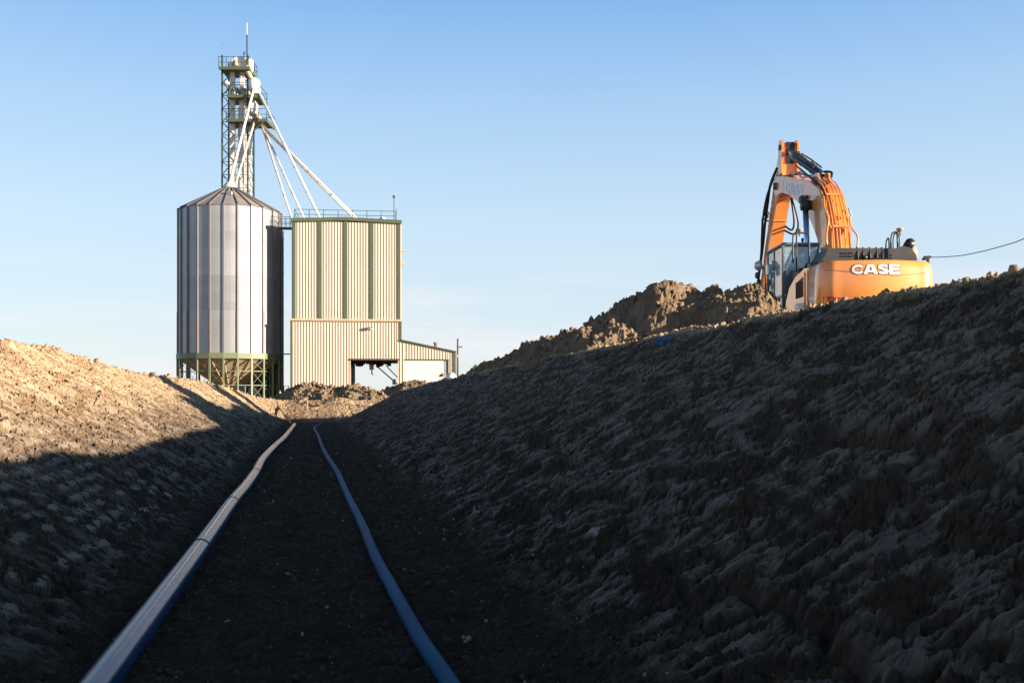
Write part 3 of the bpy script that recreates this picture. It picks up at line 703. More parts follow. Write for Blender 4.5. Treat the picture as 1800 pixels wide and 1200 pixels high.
def dark_shed():
    x0 = at(432, 0, 106)[0]; x1 = at(476, 0, 106)[0]; t = thing('shed', ((x0+x1)/2, 107, -0.4), 'low dark shed seen between the silo legs', 'shed')
    b = MB()
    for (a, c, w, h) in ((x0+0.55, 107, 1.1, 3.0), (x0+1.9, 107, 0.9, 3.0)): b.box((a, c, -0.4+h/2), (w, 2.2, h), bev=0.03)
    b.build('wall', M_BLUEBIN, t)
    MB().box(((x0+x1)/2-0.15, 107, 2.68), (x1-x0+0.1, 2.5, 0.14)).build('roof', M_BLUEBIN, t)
dark_shed()

# ------------------------------------------------------------------ elevator tower
def tower():
    Y0 = 102.0; k = Y0/F
    def X(px): return (px-900)*k
    def Z(py): return (HZ-py)*k
    x0, x1 = X(390.5), X(435.5); y0, y1 = Y0, Y0+2.4; ztop = Z(97); zg = -0.4
    t = thing('elevator_tower', ((x0+x1)/2, (y0+y1)/2, zg), 'tall green lattice tower with white bucket elevator legs behind the big silo', 'tower')
    for (x, y) in ((x0, y0), (x1, y0), (x1, y1), (x0, y1)):
        MB().box((x, y, (zg+ztop)/2), (0.15, 0.15, ztop-zg)).build('post', M_GREEND, t)
    hs_ = []; z = zg+1.3
    lev = list(np.arange(1.0, ztop-0.4, 1.35))
    b = MB()
    for z in lev:
        for (a, c) in (((x0, y0), (x1, y0)), ((x1, y0), (x1, y1)), ((x0, y1), (x1, y1)), ((x0, y0), (x0, y1))):
            b.bar((a[0], a[1], z), (c[0], c[1], z), 0.055)
    b.build('girt', M_GREEND, t)
    b = MB()
    for i, z in enumerate(lev[:-1]):
        z2 = lev[i+1]; xm = (x0+x1)/2
        # short knee diagonals at the left half, like the photo's ladder bay
        if i % 2 == 0: b.bar((x0, y0, z), (x0+1.2, y0, z2), 0.06)
        else: b.bar((x0+1.2, y0, z), (x0, y0, z2), 0.06)
        if i % 2: b.bar((x1, y0, z), (x1-1.2, y0, z2), 0.05)
        b.bar((x0, y0, z), (x0, y1, z2), 0.06); b.bar((x1, y1, z), (x1, y0, z2), 0.06)
        if i % 2: b.bar((x0, y1, z), (x1, y1, z2), 0.06)
    b.build('bracing', M_GREEND, t)
    # ladder
    b = MB(); lx = x0+0.45
    for sx_ in (-0.2, 0.2): b.bar((lx+sx_, y1-0.3, zg), (lx+sx_, y1-0.3, ztop), 0.04)
    for z in np.arange(0, ztop, 0.35): b.bar((lx-0.2, y1-0.3, z), (lx+0.2, y1-0.3, z), 0.025)
    b.build('ladder', M_GREEND, t)
    # platforms
    for (py, pa, pb) in ((123, 388, 441), (172, 402, 459), (214, 401, 472)):
        z = Z(py); b = MB(); xa, xb = X(pa), X(pb)
        b.box(((xa+xb)/2, y0+0.9, z), (xb-xa, 3.2, 0.12)); b.box(((xa+xb)/2, y0-0.7, z-0.05), (xb-xa, 0.1, 0.3)); b.box((xb, y0+0.9, z-0.05), (0.1, 3.2, 0.36))
        p = b.build('platform', M_GREEN, t)
        b = MB(); n = int((xb-xa)/0.9)+1
        for i in range(n+1):
            x = xa+(xb-xa)*i/n; b.bar((x, y0-0.72, z), (x, y0-0.72, z+1.1), 0.05); b.bar((x, y0+2.45, z), (x, y0+2.45, z+1.1), 0.05)
        for zz in (0.55, 1.1):
            b.bar((xa, y0-0.72, z+zz), (xb, y0-0.72, z+zz), 0.045); b.bar((xa, y0+2.45, z+zz), (xb, y0+2.45, z+zz), 0.045); b.bar((xb, y0-0.72, z+zz), (xb, y0+2.45, z+zz), 0.045)
        b.build('railing', M_GREEND, p)
        if pb > 450:
            MB().bar((X(437), y0-0.6, z-1.2-(0.5 if pb > 460 else 0)), (xb-0.2, y0-0.6, z-0.1), 0.09).build('bracket', M_GREEN, t)
    # elevator trunks
    for (pa, pb, pyt, yy, m) in ((402, 409.5, 105, 0.7, M_WHITE), (418.5, 426.5, 105, 0.7, M_WHITE)):
        b = MB(); b.box(((X(pa)+X(pb))/2, y0+yy, (zg+Z(pyt))/2), (X(pb)-X(pa), 0.42, Z(pyt)-zg))
        for z in np.arange(1.5, Z(pyt), 2.6): b.box(((X(pa)+X(pb))/2, y0+yy, z), (X(pb)-X(pa)+0.1, 0.5, 0.08))
        b.build('elevator_trunk', m, t)
    b = MB(); b.box((X(413.5), y0+1.9, (zg+Z(180))/2), (0.36, 0.36, Z(180)-zg)); b.build('elevator_trunk', M_BEIGE2, t)
    b = MB(); b.box((X(430), y0+1.6, (zg+Z(165))/2), (0.52, 0.45, Z(165)-zg))
    for z in np.arange(1.5, Z(165), 2.2): b.box((X(430), y0+1.6, z), (0.62, 0.55, 0.08))
    b.build('elevator_trunk', M_WHITE, t)
    # head housings
    def head(px, py, w, h, d, m, nm):
        b = MB(); c = (X(px), y0+0.8, Z(py)); ww = w*k; hh = h*k
        prof = [(-ww/2, -hh/2), (ww/2, -hh/2), (ww/2, hh*0.05)]+[(ww/2*math.cos(a), hh*0.05+hh*0.45*math.sin(a)) for a in np.linspace(0.2, math.pi-0.2, 9)]+[(-ww/2, hh*0.05)]
        b.prism(prof, lambda a, z, y: (c[0]+a, c[1]+y, c[2]+z), -d/2, d/2); return b.build(nm, m, t)
    head(421, 110.5, 31, 26, 1.1, M_WHITE, 'elevator_head')
    MB().lathe((X(436.5), y0+0.4, Z(130)), [(0.18, 0), (0.42, 0.5), (0.45, 1.4), (0.2, 1.7)], 14).build('head_duct', M_WHITE, t)
    b = MB(); b.lathe((X(414), y0-0.1, Z(115)), [(0.2, -0.2), (0.3, 0), (0.3, 0.3), (0.15, 0.5)], 14); b.build('drive_motor', M_BEIGE2, t)
    b = MB(); b.box((X(421), y0+1.5, Z(163)), (1.25, 0.9, 1.1), bev=0.05); b.build('second_head', M_BEIGE2, t)
    b = MB(); b.box((X(415), y0-0.1, Z(165)), (0.6, 0.6, 1.1), bev=0.05); b.lathe((X(412), y0-0.4, Z(171)), [(0.2, 0), (0.3, 0.2), (0.2, 0.7)], 12); b.build('drive_motor', M_STIFF, t)
    b = MB(); b.box((X(427), y0+0.5, Z(164)), (0.55, 0.8, 1.15), bev=0.05); b.build('gear_housing', M_BEIGE2, t)
    b = MB(); b.lathe((X(399), y0-0.1, Z(147)), [(0.06, -0.25), (0.28, -0.1), (0.28, 0.1), (0.06, 0.25)], 12); b.build('floodlight', M_WHITE, t)
    # chute from head to first distributor
    b = MB(); b.tube([(X(434), y0, Z(118)), (X(437), y0-0.2, Z(130)), (X(449), y0-0.6, Z(150))], [0.34, 0.26, 0.24], 12); b.build('chute', M_BEIGE2, t)
    b = MB(); b.lathe((X(449.5), y0-0.6, Z(166)), [(0.2, 0), (0.55, 0.35), (0.62, 1.0), (0.45, 1.3), (0.2, 1.5)], 16); b.build('distributor', M_WHITE, t)
    MB().box((X(455), y0-0.5, Z(163)), (0.5, 0.5, 0.6), bev=0.04).build('valve_box', M_WHITE, t)
    b = MB(); b.tube([(X(440), y0+0.3, Z(181)), (X(444), y0, Z(196)), (X(460), y0-0.5, Z(213))], [0.3, 0.42, 0.2], 12); b.build('chute', M_BEIGE2, t)
    b = MB(); b.lathe((X(446), y0-0.2, Z(206)), [(0.2, 0), (0.5, 0.4), (0.5, 1.2), (0.2, 1.6)], 14); b.build('distributor', M_WHITE, t)
    b = MB(); b.tube([(X(444), y0, Z(222)), (X(441), y0, Z(245)), (X(438), y0+0.2, Z(272))], 0.13, 8); b.build('down_spout', M_WHITE, t)
    # antennas
    b = MB(); b.bar((X(434.6), y0-0.1, ztop-1.0), (X(434.6), y0-0.1, Z(62)), 0.11); b.build('antenna_mast', M_GREEND, t)
    MB().bar((X(434.6), y0-0.1, Z(62)), (X(434.6), y0-0.1, Z(41)), 0.06, n=6).build('antenna_whip', M_WHITE, t)
    b = MB(); b.bar((x0, y0, ztop), (x0, y0, Z(80)), 0.02, n=5); b.box((x0, y0, Z(79)), (0.08, 0.08, 0.12)); b.build('lightning_rod', M_STIFF, t)
    b = MB(); b.tube([(X(428), y0, Z(99)), (X(428), y0, Z(93)), (X(430.5), y0, Z(91)), (X(430), y0, Z(97))], 0.035, 6); b.build('lifting_hook', M_GREEND, t)
    b = MB(); b.bar((X(457), y0-0.6, Z(160)), (X(457), y0-0.6, Z(143)), 0.05, n=6); b.build('antenna_whip', M_WHITE, t)
    # spout hub on silo roof
tower()
# spouts
def spout(a, b, r, label, m=None):
    o = MB(); A = Vector(a); B = Vector(b); d = B-A; n = max(3, int(d.length/3))
    r *= 0.85; o.tube([A, B], r, 12, True)
    t = o.build('grain_spout', M_WHITE if m is None else m, None, tuple(B)); tag(t, label, 'grain spout', 'grain spouts running down from the elevator tower')
    for i in range(1, n):
        p = A+d*(i/n); e = d.normalized()*0.04
        MB().tube([p-e, p+e], r*1.2, 12, True).build('flange', M_STIFF if rng.random() < 0.5 else M_RUST, t)
M_WHITE2 = mat('rust_streaked_pipe', (0.66, 0.60, 0.54), 0.5, 0, 0.15, 2.0, dirt=(0.36, 0.18, 0.10), dirtamt=0.9, dscale=2.5, stretch=(1, 1, 0.3))
spout(at(445.5, 158, 101.2), at(403, 325, 95.5), 0.15, 'white spout from the upper distributor straight down to the silo roof peak')
spout(at(449, 208, 101.6), at(412, 330, 96.2), 0.13, 'rust-streaked spout from the lower distributor down to the right of the silo roof peak', M_WHITE2)
spout(at(457, 166, 101.3), at(562, 383, 97), 0.15, 'white spout running from the upper platform over to the beige building roof, crossing the pair')
spout(at(462, 221, 101.4), at(626, 383, 98), 0.14, 'upper one of two side by side spouts reaching farthest right on the building roof')
spout(at(461.5, 224, 101.9), at(622, 383.5, 98.6), 0.13, 'lower one of two side by side spouts reaching farthest right on the building roof', M_WHITE2)
spout(at(460, 221, 101.4), at(513.5, 386, 95), 0.12, 'rusty steep spout landing on the left corner of the beige building', M_WHITE2)
spout(at(461.5, 222, 101.6), at(534, 383, 96), 0.12, 'steep spout landing just right of the corner spout on the beige building', M_WHITE2)

# ------------------------------------------------------------------ beige elevator building
def building():
    ya = math.radians(6.6); ex = (math.cos(ya), math.sin(ya)); ey = (-math.sin(ya), math.cos(ya))
    O = at(511, 0, 92.1)
    zg = -0.45
    def p(a, d, z): return (O[0]+ex[0]*a+ey[0]*d, O[1]+ex[1]*a+ey[1]*d, z)
    Wd = 10.13; D = 10.5
    k = 92.7/F
    zband = (HZ-563)*k; ztop = (HZ-386)*k
    t = thing('elevator_building', p(Wd/2, D/2, zg), 'tall beige ribbed metal building with green trim and a drive-through opening, right of the silo', 'building')
    def sheet(a0, a1, z0, z1, d=0.0, pitch=0.262, rib=0.05, depth=0.055, z1b=None, side=None):
        """ribbed sheet on the front; z1b = top height at a1 if sloping"""
        b = MB(); prof = []; a = a0
        while a < a1-1e-6:
            e = min(a+pitch, a1)
            prof.append((a, 0)); 
            if e-a > rib*2.2:
                prof += [(e-rib*2, 0), (e-rib*1.6, depth), (e-rib*0.4, depth)]
            a = e
        prof.append((a1, 0))
        vs = []
        for (q, dd) in prof:
            zt_ = z1 if z1b is None else z1+(z1b-z1)*(q-a0)/(a1-a0)
            if side is None: vs += [p(q, d-dd, z0), p(q, d-dd, zt_)]
            else: vs += [p(side[0]+side[1]*dd, q, z0), p(side[0]+side[1]*dd, q, zt_)]
        fs = [(2*i, 2*i+2, 2*i+3, 2*i+1) for i in range(len(prof)-1)]
        return b.add(vs, fs)
    kx = 1/1.0
    def A(px):  # px on the front plane -> a
        r = (px-900)/F
        return (r*O[1]-O[0])/(ex[0]-r*ex[1])
    oa, ob = A(616), A(699.5); oz = (HZ-632)*k
    # lower block front: left of opening, above, right
    b = sheet(0, oa, zg, zband); b2 = sheet(oa, ob, oz, zband); b3 = sheet(ob, Wd, zg, zband)
    for q in (b2, b3): b.add(q.v, q.f)
    for q in (sheet(0, D, zg, zband, side=(0, -1)), sheet(0, D, zg, zband, side=(Wd, 1))): b.add(q.v, q.f)
    # back wall with the matching opening
    for (a0, a1, z0, z1) in ((0, oa-0.3, zg, zband), (oa-0.3, ob, oz, zband), (ob, Wd, zg, zband)):
        b.add([p(a0, D, z0), p(a1, D, z0), p(a1, D, z1), p(a0, D, z1)], [(0, 1, 2, 3)])
    b.build('lower_wall', M_BEIGE, t)
    # passage lining
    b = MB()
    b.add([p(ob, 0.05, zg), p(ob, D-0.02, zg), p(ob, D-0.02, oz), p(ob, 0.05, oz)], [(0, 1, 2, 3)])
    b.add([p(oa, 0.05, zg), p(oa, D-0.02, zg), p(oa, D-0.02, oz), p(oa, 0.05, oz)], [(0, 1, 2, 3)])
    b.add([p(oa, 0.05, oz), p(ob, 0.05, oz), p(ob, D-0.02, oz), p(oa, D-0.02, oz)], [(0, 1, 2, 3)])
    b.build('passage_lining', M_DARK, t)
    # frame of the opening
    b = MB()
    b.box(p((oa+ob)/2, -0.06, oz+0.02), (ob-oa+0.24, 0.12, 0.16), ex); b.build('opening_header', M_DARK, t)
    b = MB()
    for (a0, a1, w) in ((0.62, 0.74, 0.3),):
        pass
    # machinery under the ceiling
    b = MB()
    for i in range(16):
        aa = oa+0.25+(ob-oa-1.1)*i/15; h = rng.uniform(0.25, 0.6)
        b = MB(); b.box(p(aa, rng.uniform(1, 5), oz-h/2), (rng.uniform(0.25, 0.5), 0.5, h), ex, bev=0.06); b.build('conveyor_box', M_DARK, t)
    b = MB(); am = A(652); b.box(p(am, 2.4, oz-0.45), (0.42, 0.42, 0.85), ex, bev=0.05); b.tube([p(am+0.02, 2.4, oz-0.85), p(am+0.02, 2.4, oz-1.25), p(am+0.16, 2.4, oz-1.34)], 0.06, 8); b.build('loading_spout', M_BEIGE2, t)
    b = MB(); b.bar(p(ob-2.1, 6, oz-0.4), p(ob-0.05, 6, oz-2.2), 0.12); b.bar(p(ob-1.2, 7.6, oz-0.3), p(ob-0.05, 7.6, oz-1.5), 0.1); b.build('knee_brace', M_WOODD, t)
    MB().lathe(p(ob-0.38, 3.2, 1.05), [(0.14, 0), (0.18, 0.5), (0.18, 0.55)], 12).build('bucket', M_DOORW, t)
    # upper block
    u0 = A(513.5); u1 = A(704.3)-0.0
    cols = [u0+0.18, A(562.5), A(607.5), A(653.5), u1-0.16]
    b = MB()
    for i in range(4):
        a0 = cols[i]+(0.16 if i else 0.12); a1 = cols[i+1]-0.16
        q = sheet(a0, a1, zband+0.12, ztop-0.25, d=0.03); b.add(q.v, q.f)
    for q in (sheet(0, D, zband+0.1, ztop, side=(u0, -1)), sheet(0, D, zband+0.1, ztop, side=(u1, 1))): b.add(q.v, q.f)
    b.add([p(u0, D, zband), p(u1, D, zband), p(u1, D, ztop), p(u0, D, ztop)], [(0, 1, 2, 3)])
    b.build('upper_wall', M_BEIGE, t)
    for i, c in enumerate(cols):
        w = 0.32 if 0 < i < 4 else 0.28
        b = MB(); b.box(p(c, 0.01, (zband+ztop)/2), (w, 0.18, ztop-zband-0.3), ex); b.build('pilaster', M_GREEN, t)
    # low gable roof with green fascia
    am = (u0+u1)/2; rise = 0.20
    b = MB()
    for (a0, a1, z0, z1) in ((u0-0.08, am, ztop, ztop+rise), (am, u1+0.08, ztop+rise, ztop)):
        b.add([p(a0, -0.22, z0-0.32), p(a1, -0.22, z1-0.32-(rise if z1 > z0 else 0)*0), p(a1, -0.22, z1), p(a0, -0.22, z0), p(a0, 0.1, z0-0.32), p(a1, 0.1, z1-0.32), p(a1, 0.1, z1), p(a0, 0.1, z0)],
              [(0, 1, 2, 3), (3, 2, 6, 7), (0, 4, 5, 1), (4, 5, 6, 7), (0, 3, 7, 4), (1, 2, 6, 5)])
    b.build('fascia', M_GREEN, t)
    b = MB(); b.add([p(u0-0.1, -0.2, ztop+0.01), p(am, -0.2, ztop+rise+0.01), p(am, D, ztop+rise+0.01), p(u0-0.1, D, ztop+0.01), p(u1+0.1, -0.2, ztop+0.01), p(u1+0.1, D, ztop+0.01)], [(0, 1, 2, 3), (1, 4, 5, 2)])
    rf = b.build('roof', M_GREYP, t)
    b = MB(); b.box(p(Wd/2, -0.07, zband+0.02), (Wd+0.16, 0.34, 0.20), ex); b.build('eave_band', M_BEIGE2, t)
    b = MB(); b.box(p(0.03, -0.06, (zg+zband)/2), (0.13, 0.14, zband-zg-0.2), ex); b.build('corner_trim', M_GREEN, t)
    b = MB(); b.box(p(Wd-0.0, -0.06, ((HZ-598)*k+zband)/2), (0.13, 0.14, zband-(HZ-598)*k-0.2), ex); b.build('corner_trim', M_GREEN, t)
    # roof railing
    b = MB(); r0, r1 = A(517), A(695); n = 7; zr = ztop+0.95
    for i in range(n+1):
        a = r0+(r1-r0)*i/n
        b.bar(p(a, 0.5, ztop), p(a, 0.5, zr), 0.05); b.bar(p(a, 6, ztop), p(a, 6, zr), 0.04)
    for h in (0.5, 0.95):
        b.bar(p(r0, 0.5, ztop+h), p(r1, 0.5, ztop+h), 0.045); b.bar(p(r0, 6, ztop+h), p(r1, 6, ztop+h), 0.04)
        for a in (r0, r1): b.bar(p(a, 0.5, ztop+h), p(a, 6, ztop+h), 0.04)
    b.build('roof_railing', M_GREEND, t)
    b = MB(); b.lathe(p(A(672), 1.5, ztop), [(0.14, 0), (0.14, 0.3), (0.34, 0.34), (0.30, 0.45), (0.06, 0.62)], 16); b.build('roof_vent', M_DOORW, t)
    b = MB(); b.lathe(p(A(541), 1.2, ztop), [(0.1, 0), (0.18, 0.12), (0.1, 0.28)], 12); b.build('roof_vent', M_STIFF, t)
    b = MB(); am_ = A(692.5); b.bar(p(am_, 0.3, ztop-0.2), p(am_, 0.3, ztop+2.2), 0.07, n=8); b.lathe(p(am_, 0.3, ztop+2.15), [(0.05, 0), (0.13, 0.06), (0.13, 0.2), (0.05, 0.27)], 12)
    b.bar(p(am_+0.22, 0.3, ztop), p(am_+0.22, 0.3, ztop+1.2), 0.04); b.build('lamp_mast', M_GREEND, t)
    b = MB(); al = A(650); b.box(p(al-0.05, -0.3, (HZ-577)*k), (0.34, 0.3, 0.26), ex, bev=0.04); b.bar(p(al+0.1, -0.2, (HZ-578)*k), p(al+0.4, 0, (HZ-580)*k), 0.05); b.build('floodlight', M_STIFF, t)
    for py in (438, 461):
        b = MB(); b.box(p(u1+0.2, 0.4, (HZ-py)*k), (0.34, 0.4, 0.16), ex, bev=0.03); b.box(p(u1+0.14, 0.4, (HZ-py-4)*k), (0.2, 0.3, 0.14), ex, bev=0.03); b.build('wall_vent', M_BEIGE2, t)
    # catwalk to the silo
    b = MB(); za = (HZ-399)*k; s0 = A(491); b.box(p((s0+0)/2, 1.5, za), (abs(s0)+0.3, 0.9, 0.12), ex)
    for h in (0.5, 1.0):
        b.bar(p(s0, 1.05, za+h), p(0.2, 1.05, za+h), 0.04); b.bar(p(s0, 1.95, za+h), p(0.2, 1.95, za+h), 0.04)
    for i in range(4):
        a = s0+(0.2-s0)*i/3; b.bar(p(a, 1.05, za), p(a, 1.05, za+1), 0.04); b.bar(p(a, 1.95, za), p(a, 1.95, za+1), 0.04)
    b.build('catwalk', M_GREEND, t)
    MB().bar(p(A(492), 1.5, (HZ-621.5)*k), p(0.1, 1.5, (HZ-621.5)*k), 0.11).build('crossing_pipe', M_BLUEBIN, t)
    # lean-to garage
    t2 = thing('garage', p(Wd+2.6, 5, zg), 'low beige lean-to garage with white door and sloping roof, right of the tall beige building', 'garage')
    g0 = Wd+0.02; g1 = A(799.5); zl = (HZ-599)*k*1.005; zr_ = (HZ-619)*k*1.01; gd0, gd1 = A(711.5), A(788.5); gdm = A(779.5); dz = (HZ-632)*k
    def zs(a): return zl+(zr_-zl)*(a-g0)/(g1-g0)
    b = MB()
    for q in (sheet(g0, gd0, zg, zs(g0), z1b=zs(gd0)), sheet(gd0, gd1, dz, zs(gd0), z1b=zs(gd1)), sheet(gd1, g1, zg, zs(gd1), z1b=zs(g1)), sheet(0, 9, zg, zr_, side=(g1, 1))): b.add(q.v, q.f)
    b.add([p(g0, 9, zg), p(g1, 9, zg), p(g1, 9, zr_), p(g0, 9, zl)], [(0, 1, 2, 3)])
    b.build('wall', M_BEIGE, t2)
    b = MB()
    b.add([p(g0, -0.25, zl+0.02), p(g1+0.12, -0.25, zr_+0.02-0.02), p(g1+0.12, 9.2, zr_), p(g0, 9.2, zl+0.02), p(g0, -0.25, zl+0.14), p(g1+0.12, -0.25, zr_+0.12), p(g1+0.12, 9.2, zr_+0.12), p(g0, 9.2, zl+0.14)],
          [(0, 1, 2, 3), (4, 5, 6, 7), (0, 1, 5, 4), (1, 2, 6, 5), (2, 3, 7, 6), (3, 0, 4, 7)])
    rf = b.build('roof', M_GREEN, t2)
    b = MB(); b.lathe(p(A(766), 0.8, zs(A(766))), [(0.13, 0), (0.13, 0.45), (0.2, 0.47), (0.2, 0.6)], 12); b.build('chimney', M_RUST, rf)
    b = MB(); b.box(p(g1+0.0, -0.06, (zg+zr_)/2), (0.17, 0.16, zr_-zg), ex); b.build('corner_trim', M_GREEN, t2)
    b = MB(); n = 5
    for i in range(n):
        z0 = zg+(dz-zg)*i/n; z1 = zg+(dz-zg)*(i+1)/n-0.02
        b.box(p((gd0+gdm)/2, 0.10, (z0+z1)/2), (gdm-gd0, 0.06, z1-z0), ex)
    b.build('door', M_DOORW, t2)
    b = MB(); q = sheet(gdm, gd1, zg, dz, d=0.14, pitch=0.16, rib=0.03, depth=0.03); b.add(q.v, q.f); b.build('side_panel', M_GREYP, t2)
    b = MB(); b.box(p((gd0+gd1)/2, -0.03, dz+0.03), (gd1-gd0+0.1, 0.08, 0.10), ex); b.build('door_header', M_GREEN, t2)
building()
# utility pole beyond the garage
def upole():
    c = at(804.6, 0, 118); z1 = (HZ-595)*118/F
    t = thing('utility_pole', (c[0], c[1], -0.4), 'thin wooden utility pole with a small lamp arm beyond the garage', 'utility pole')
    MB().tube([(c[0], c[1], -0.4), (c[0], c[1], z1)], [0.16, 0.10], 10).build('pole', M_WOODD, t)
    b = MB(); zz = (HZ-610.5)*118/F; b.tube([(c[0], c[1], zz), (c[0]+0.3, c[1], zz+0.02), (c[0]+0.42, c[1]-0.1, zz+0.1)], 0.04, 6); b.box((c[0]+0.42, c[1]-0.1, zz+0.08), (0.42, 0.2, 0.14), bev=0.03); b.build('lamp_arm', M_STIFF, t)
    b = MB(); zz = (HZ-626)*118/F; b.box((c[0]-0.1, c[1]-0.2, zz), (0.3, 0.25, 0.35), bev=0.05); b.build('meter_box', M_GREYP, t)
upole()
# traffic cone
def cone():
    c = at(492.3, 700, 86); z = ground_z(c[0], c[1])
    t = thing('traffic_cone', (c[0], c[1], z), 'orange and white traffic cone standing by the silo at the trench end', 'traffic cone')
    MB().box((c[0], c[1], z+0.05), (0.42, 0.42, 0.05), bev=0.015).build('base', M_CONE, t)
    MB().lathe((c[0], c[1], z+0.07), [(0.17, 0), (0.035, 0.78), (0.02, 0.80)], 20).build('body', M_CONE, t)
    for h0, h1 in ((0.28, 0.42), (0.52, 0.62)):
        r = lambda h: 0.17-(0.17-0.035)*h/0.78+0.006
        MB().lathe((c[0], c[1], z+0.07), [(r(h0), h0), (r(h1), h1)], 20).build('reflective_band', M_LETTER, t)
cone()
# wall ladder seen between silo and building
def lad():
    c = at(503, 0, 96); b = MB()
    for s_ in (-0.22, 0.22): b.bar((c[0]+s_, c[1], -0.42), (c[0]+s_, c[1], 0.95), 0.06)
    for z in (0.0, 0.3, 0.6, 0.9): b.bar((c[0]-0.22, c[1], z), (c[0]+0.22, c[1], z), 0.05)
    tag(b.build('step_ladder', M_GREEND), 'short dark ladder standing between the silo and the beige building', 'ladder')
lad()
# timber plank, stake, blue hose scrap, blue rag, pale cover
def sticks():
    a = at(481, 716, 66); b_ = at(511, 743, 55.5)
    za = ground_z(a[0], a[1])+0.06; zb_ = ground_z(b_[0], b_[1])+0.04
    b = MB(); A_ = Vector(a); A_.z = max(A_.z, za); B_ = Vector(b_); B_.z = max(B_.z, zb_); b.bar(A_, B_, 0.11)
    tag(b.build('plank', M_WOOD), 'pale timber plank lying on the left slope at the far end of the trench', 'plank')
    c = at(520.5, 736, 62); g = ground_z(c[0], c[1]); b = MB(); b.bar((c[0], c[1], g-0.1), (c[0]-0.03, c[1], g+1.15), 0.035)
    tag(b.build('survey_stake', M_WOODD), 'thin dark upright stake at the end of the trench floor', 'stake')
    c = at(470, 702, 84); g = ground_z(c[0], c[1]); b = MB()
    b.tube(spline([(c[0]-0.8, c[1], g+0.25), (c[0]-0.3, c[1]-0.2, g+0.1), (c[0]+0.1, c[1], g+0.08), (c[0]+0.6, c[1]-0.4, g+0.07), (c[0]+0.9, c[1]-1.2, g+0.07)], 6), 0.07, 8)
    tag(b.build('hose', M_BLUEP), 'short blue hose lying on the ground at the foot of the silo legs', 'hose')
    # rag on the right slope below its crest
    best = None
    for k in range(2000):
        Y = 8+k*0.01; X_ = (1165-900)/F*Y; z = (HZ-604)/F*Y
        if ground_z(X_, Y) >= z: best = (X_, Y, z); break
    if best is None: best = at(1165, 604, 19)
    b = MB(); n = 9; vs = []; fs = []
    for i in range(n):
        for j in range(n):
            a = (i/(n-1)-.5)*0.30; c = (j/(n-1)-.5)*0.34; z = 0.05*math.sin(i*1.7+j)+0.04*math.cos(j*2.1)+0.03
            vs.append((best[0]+a*0.7+0.04*math.sin(j), best[1]-0.03-abs(z)*0.6, best[2]+c*0.7+0.02*math.sin(i*2)))
    for i in range(n-1):
        for j in range(n-1): fs.append((i*n+j, i*n+j+1, (i+1)*n+j+1, (i+1)*n+j))
    b.add(vs, fs, True); m = M_BLUEP
    tag(b.build('plastic_rag', m), 'crumpled blue plastic rag caught on the shaded right slope near its crest', 'rag')
    c = at(793, 659, 62); v, f = ICO3; b = MB()
    b.add([(c[0]+p[0]*0.34, c[1]+p[1]*0.5, c[2]-0.14+max(p[2], -0.2)*0.30*(1+0.1*math.sin(p[0]*5))) for p in v], [tuple(q) for q in f], True)
    tag(b.build('plastic_cover', mat('pale_blue_sheet', (0.62, 0.70, 0.78), 0.4, 0, 0.05, 3)), 'rounded pale blue plastic cover on the right bank in front of the garage corner', 'cover')
    single_clod('clod', 776, 660, 60, 0.22, M_SPOIL, 'dark clod beside the pale blue cover on the right bank', 'clod', 21)
sticks()

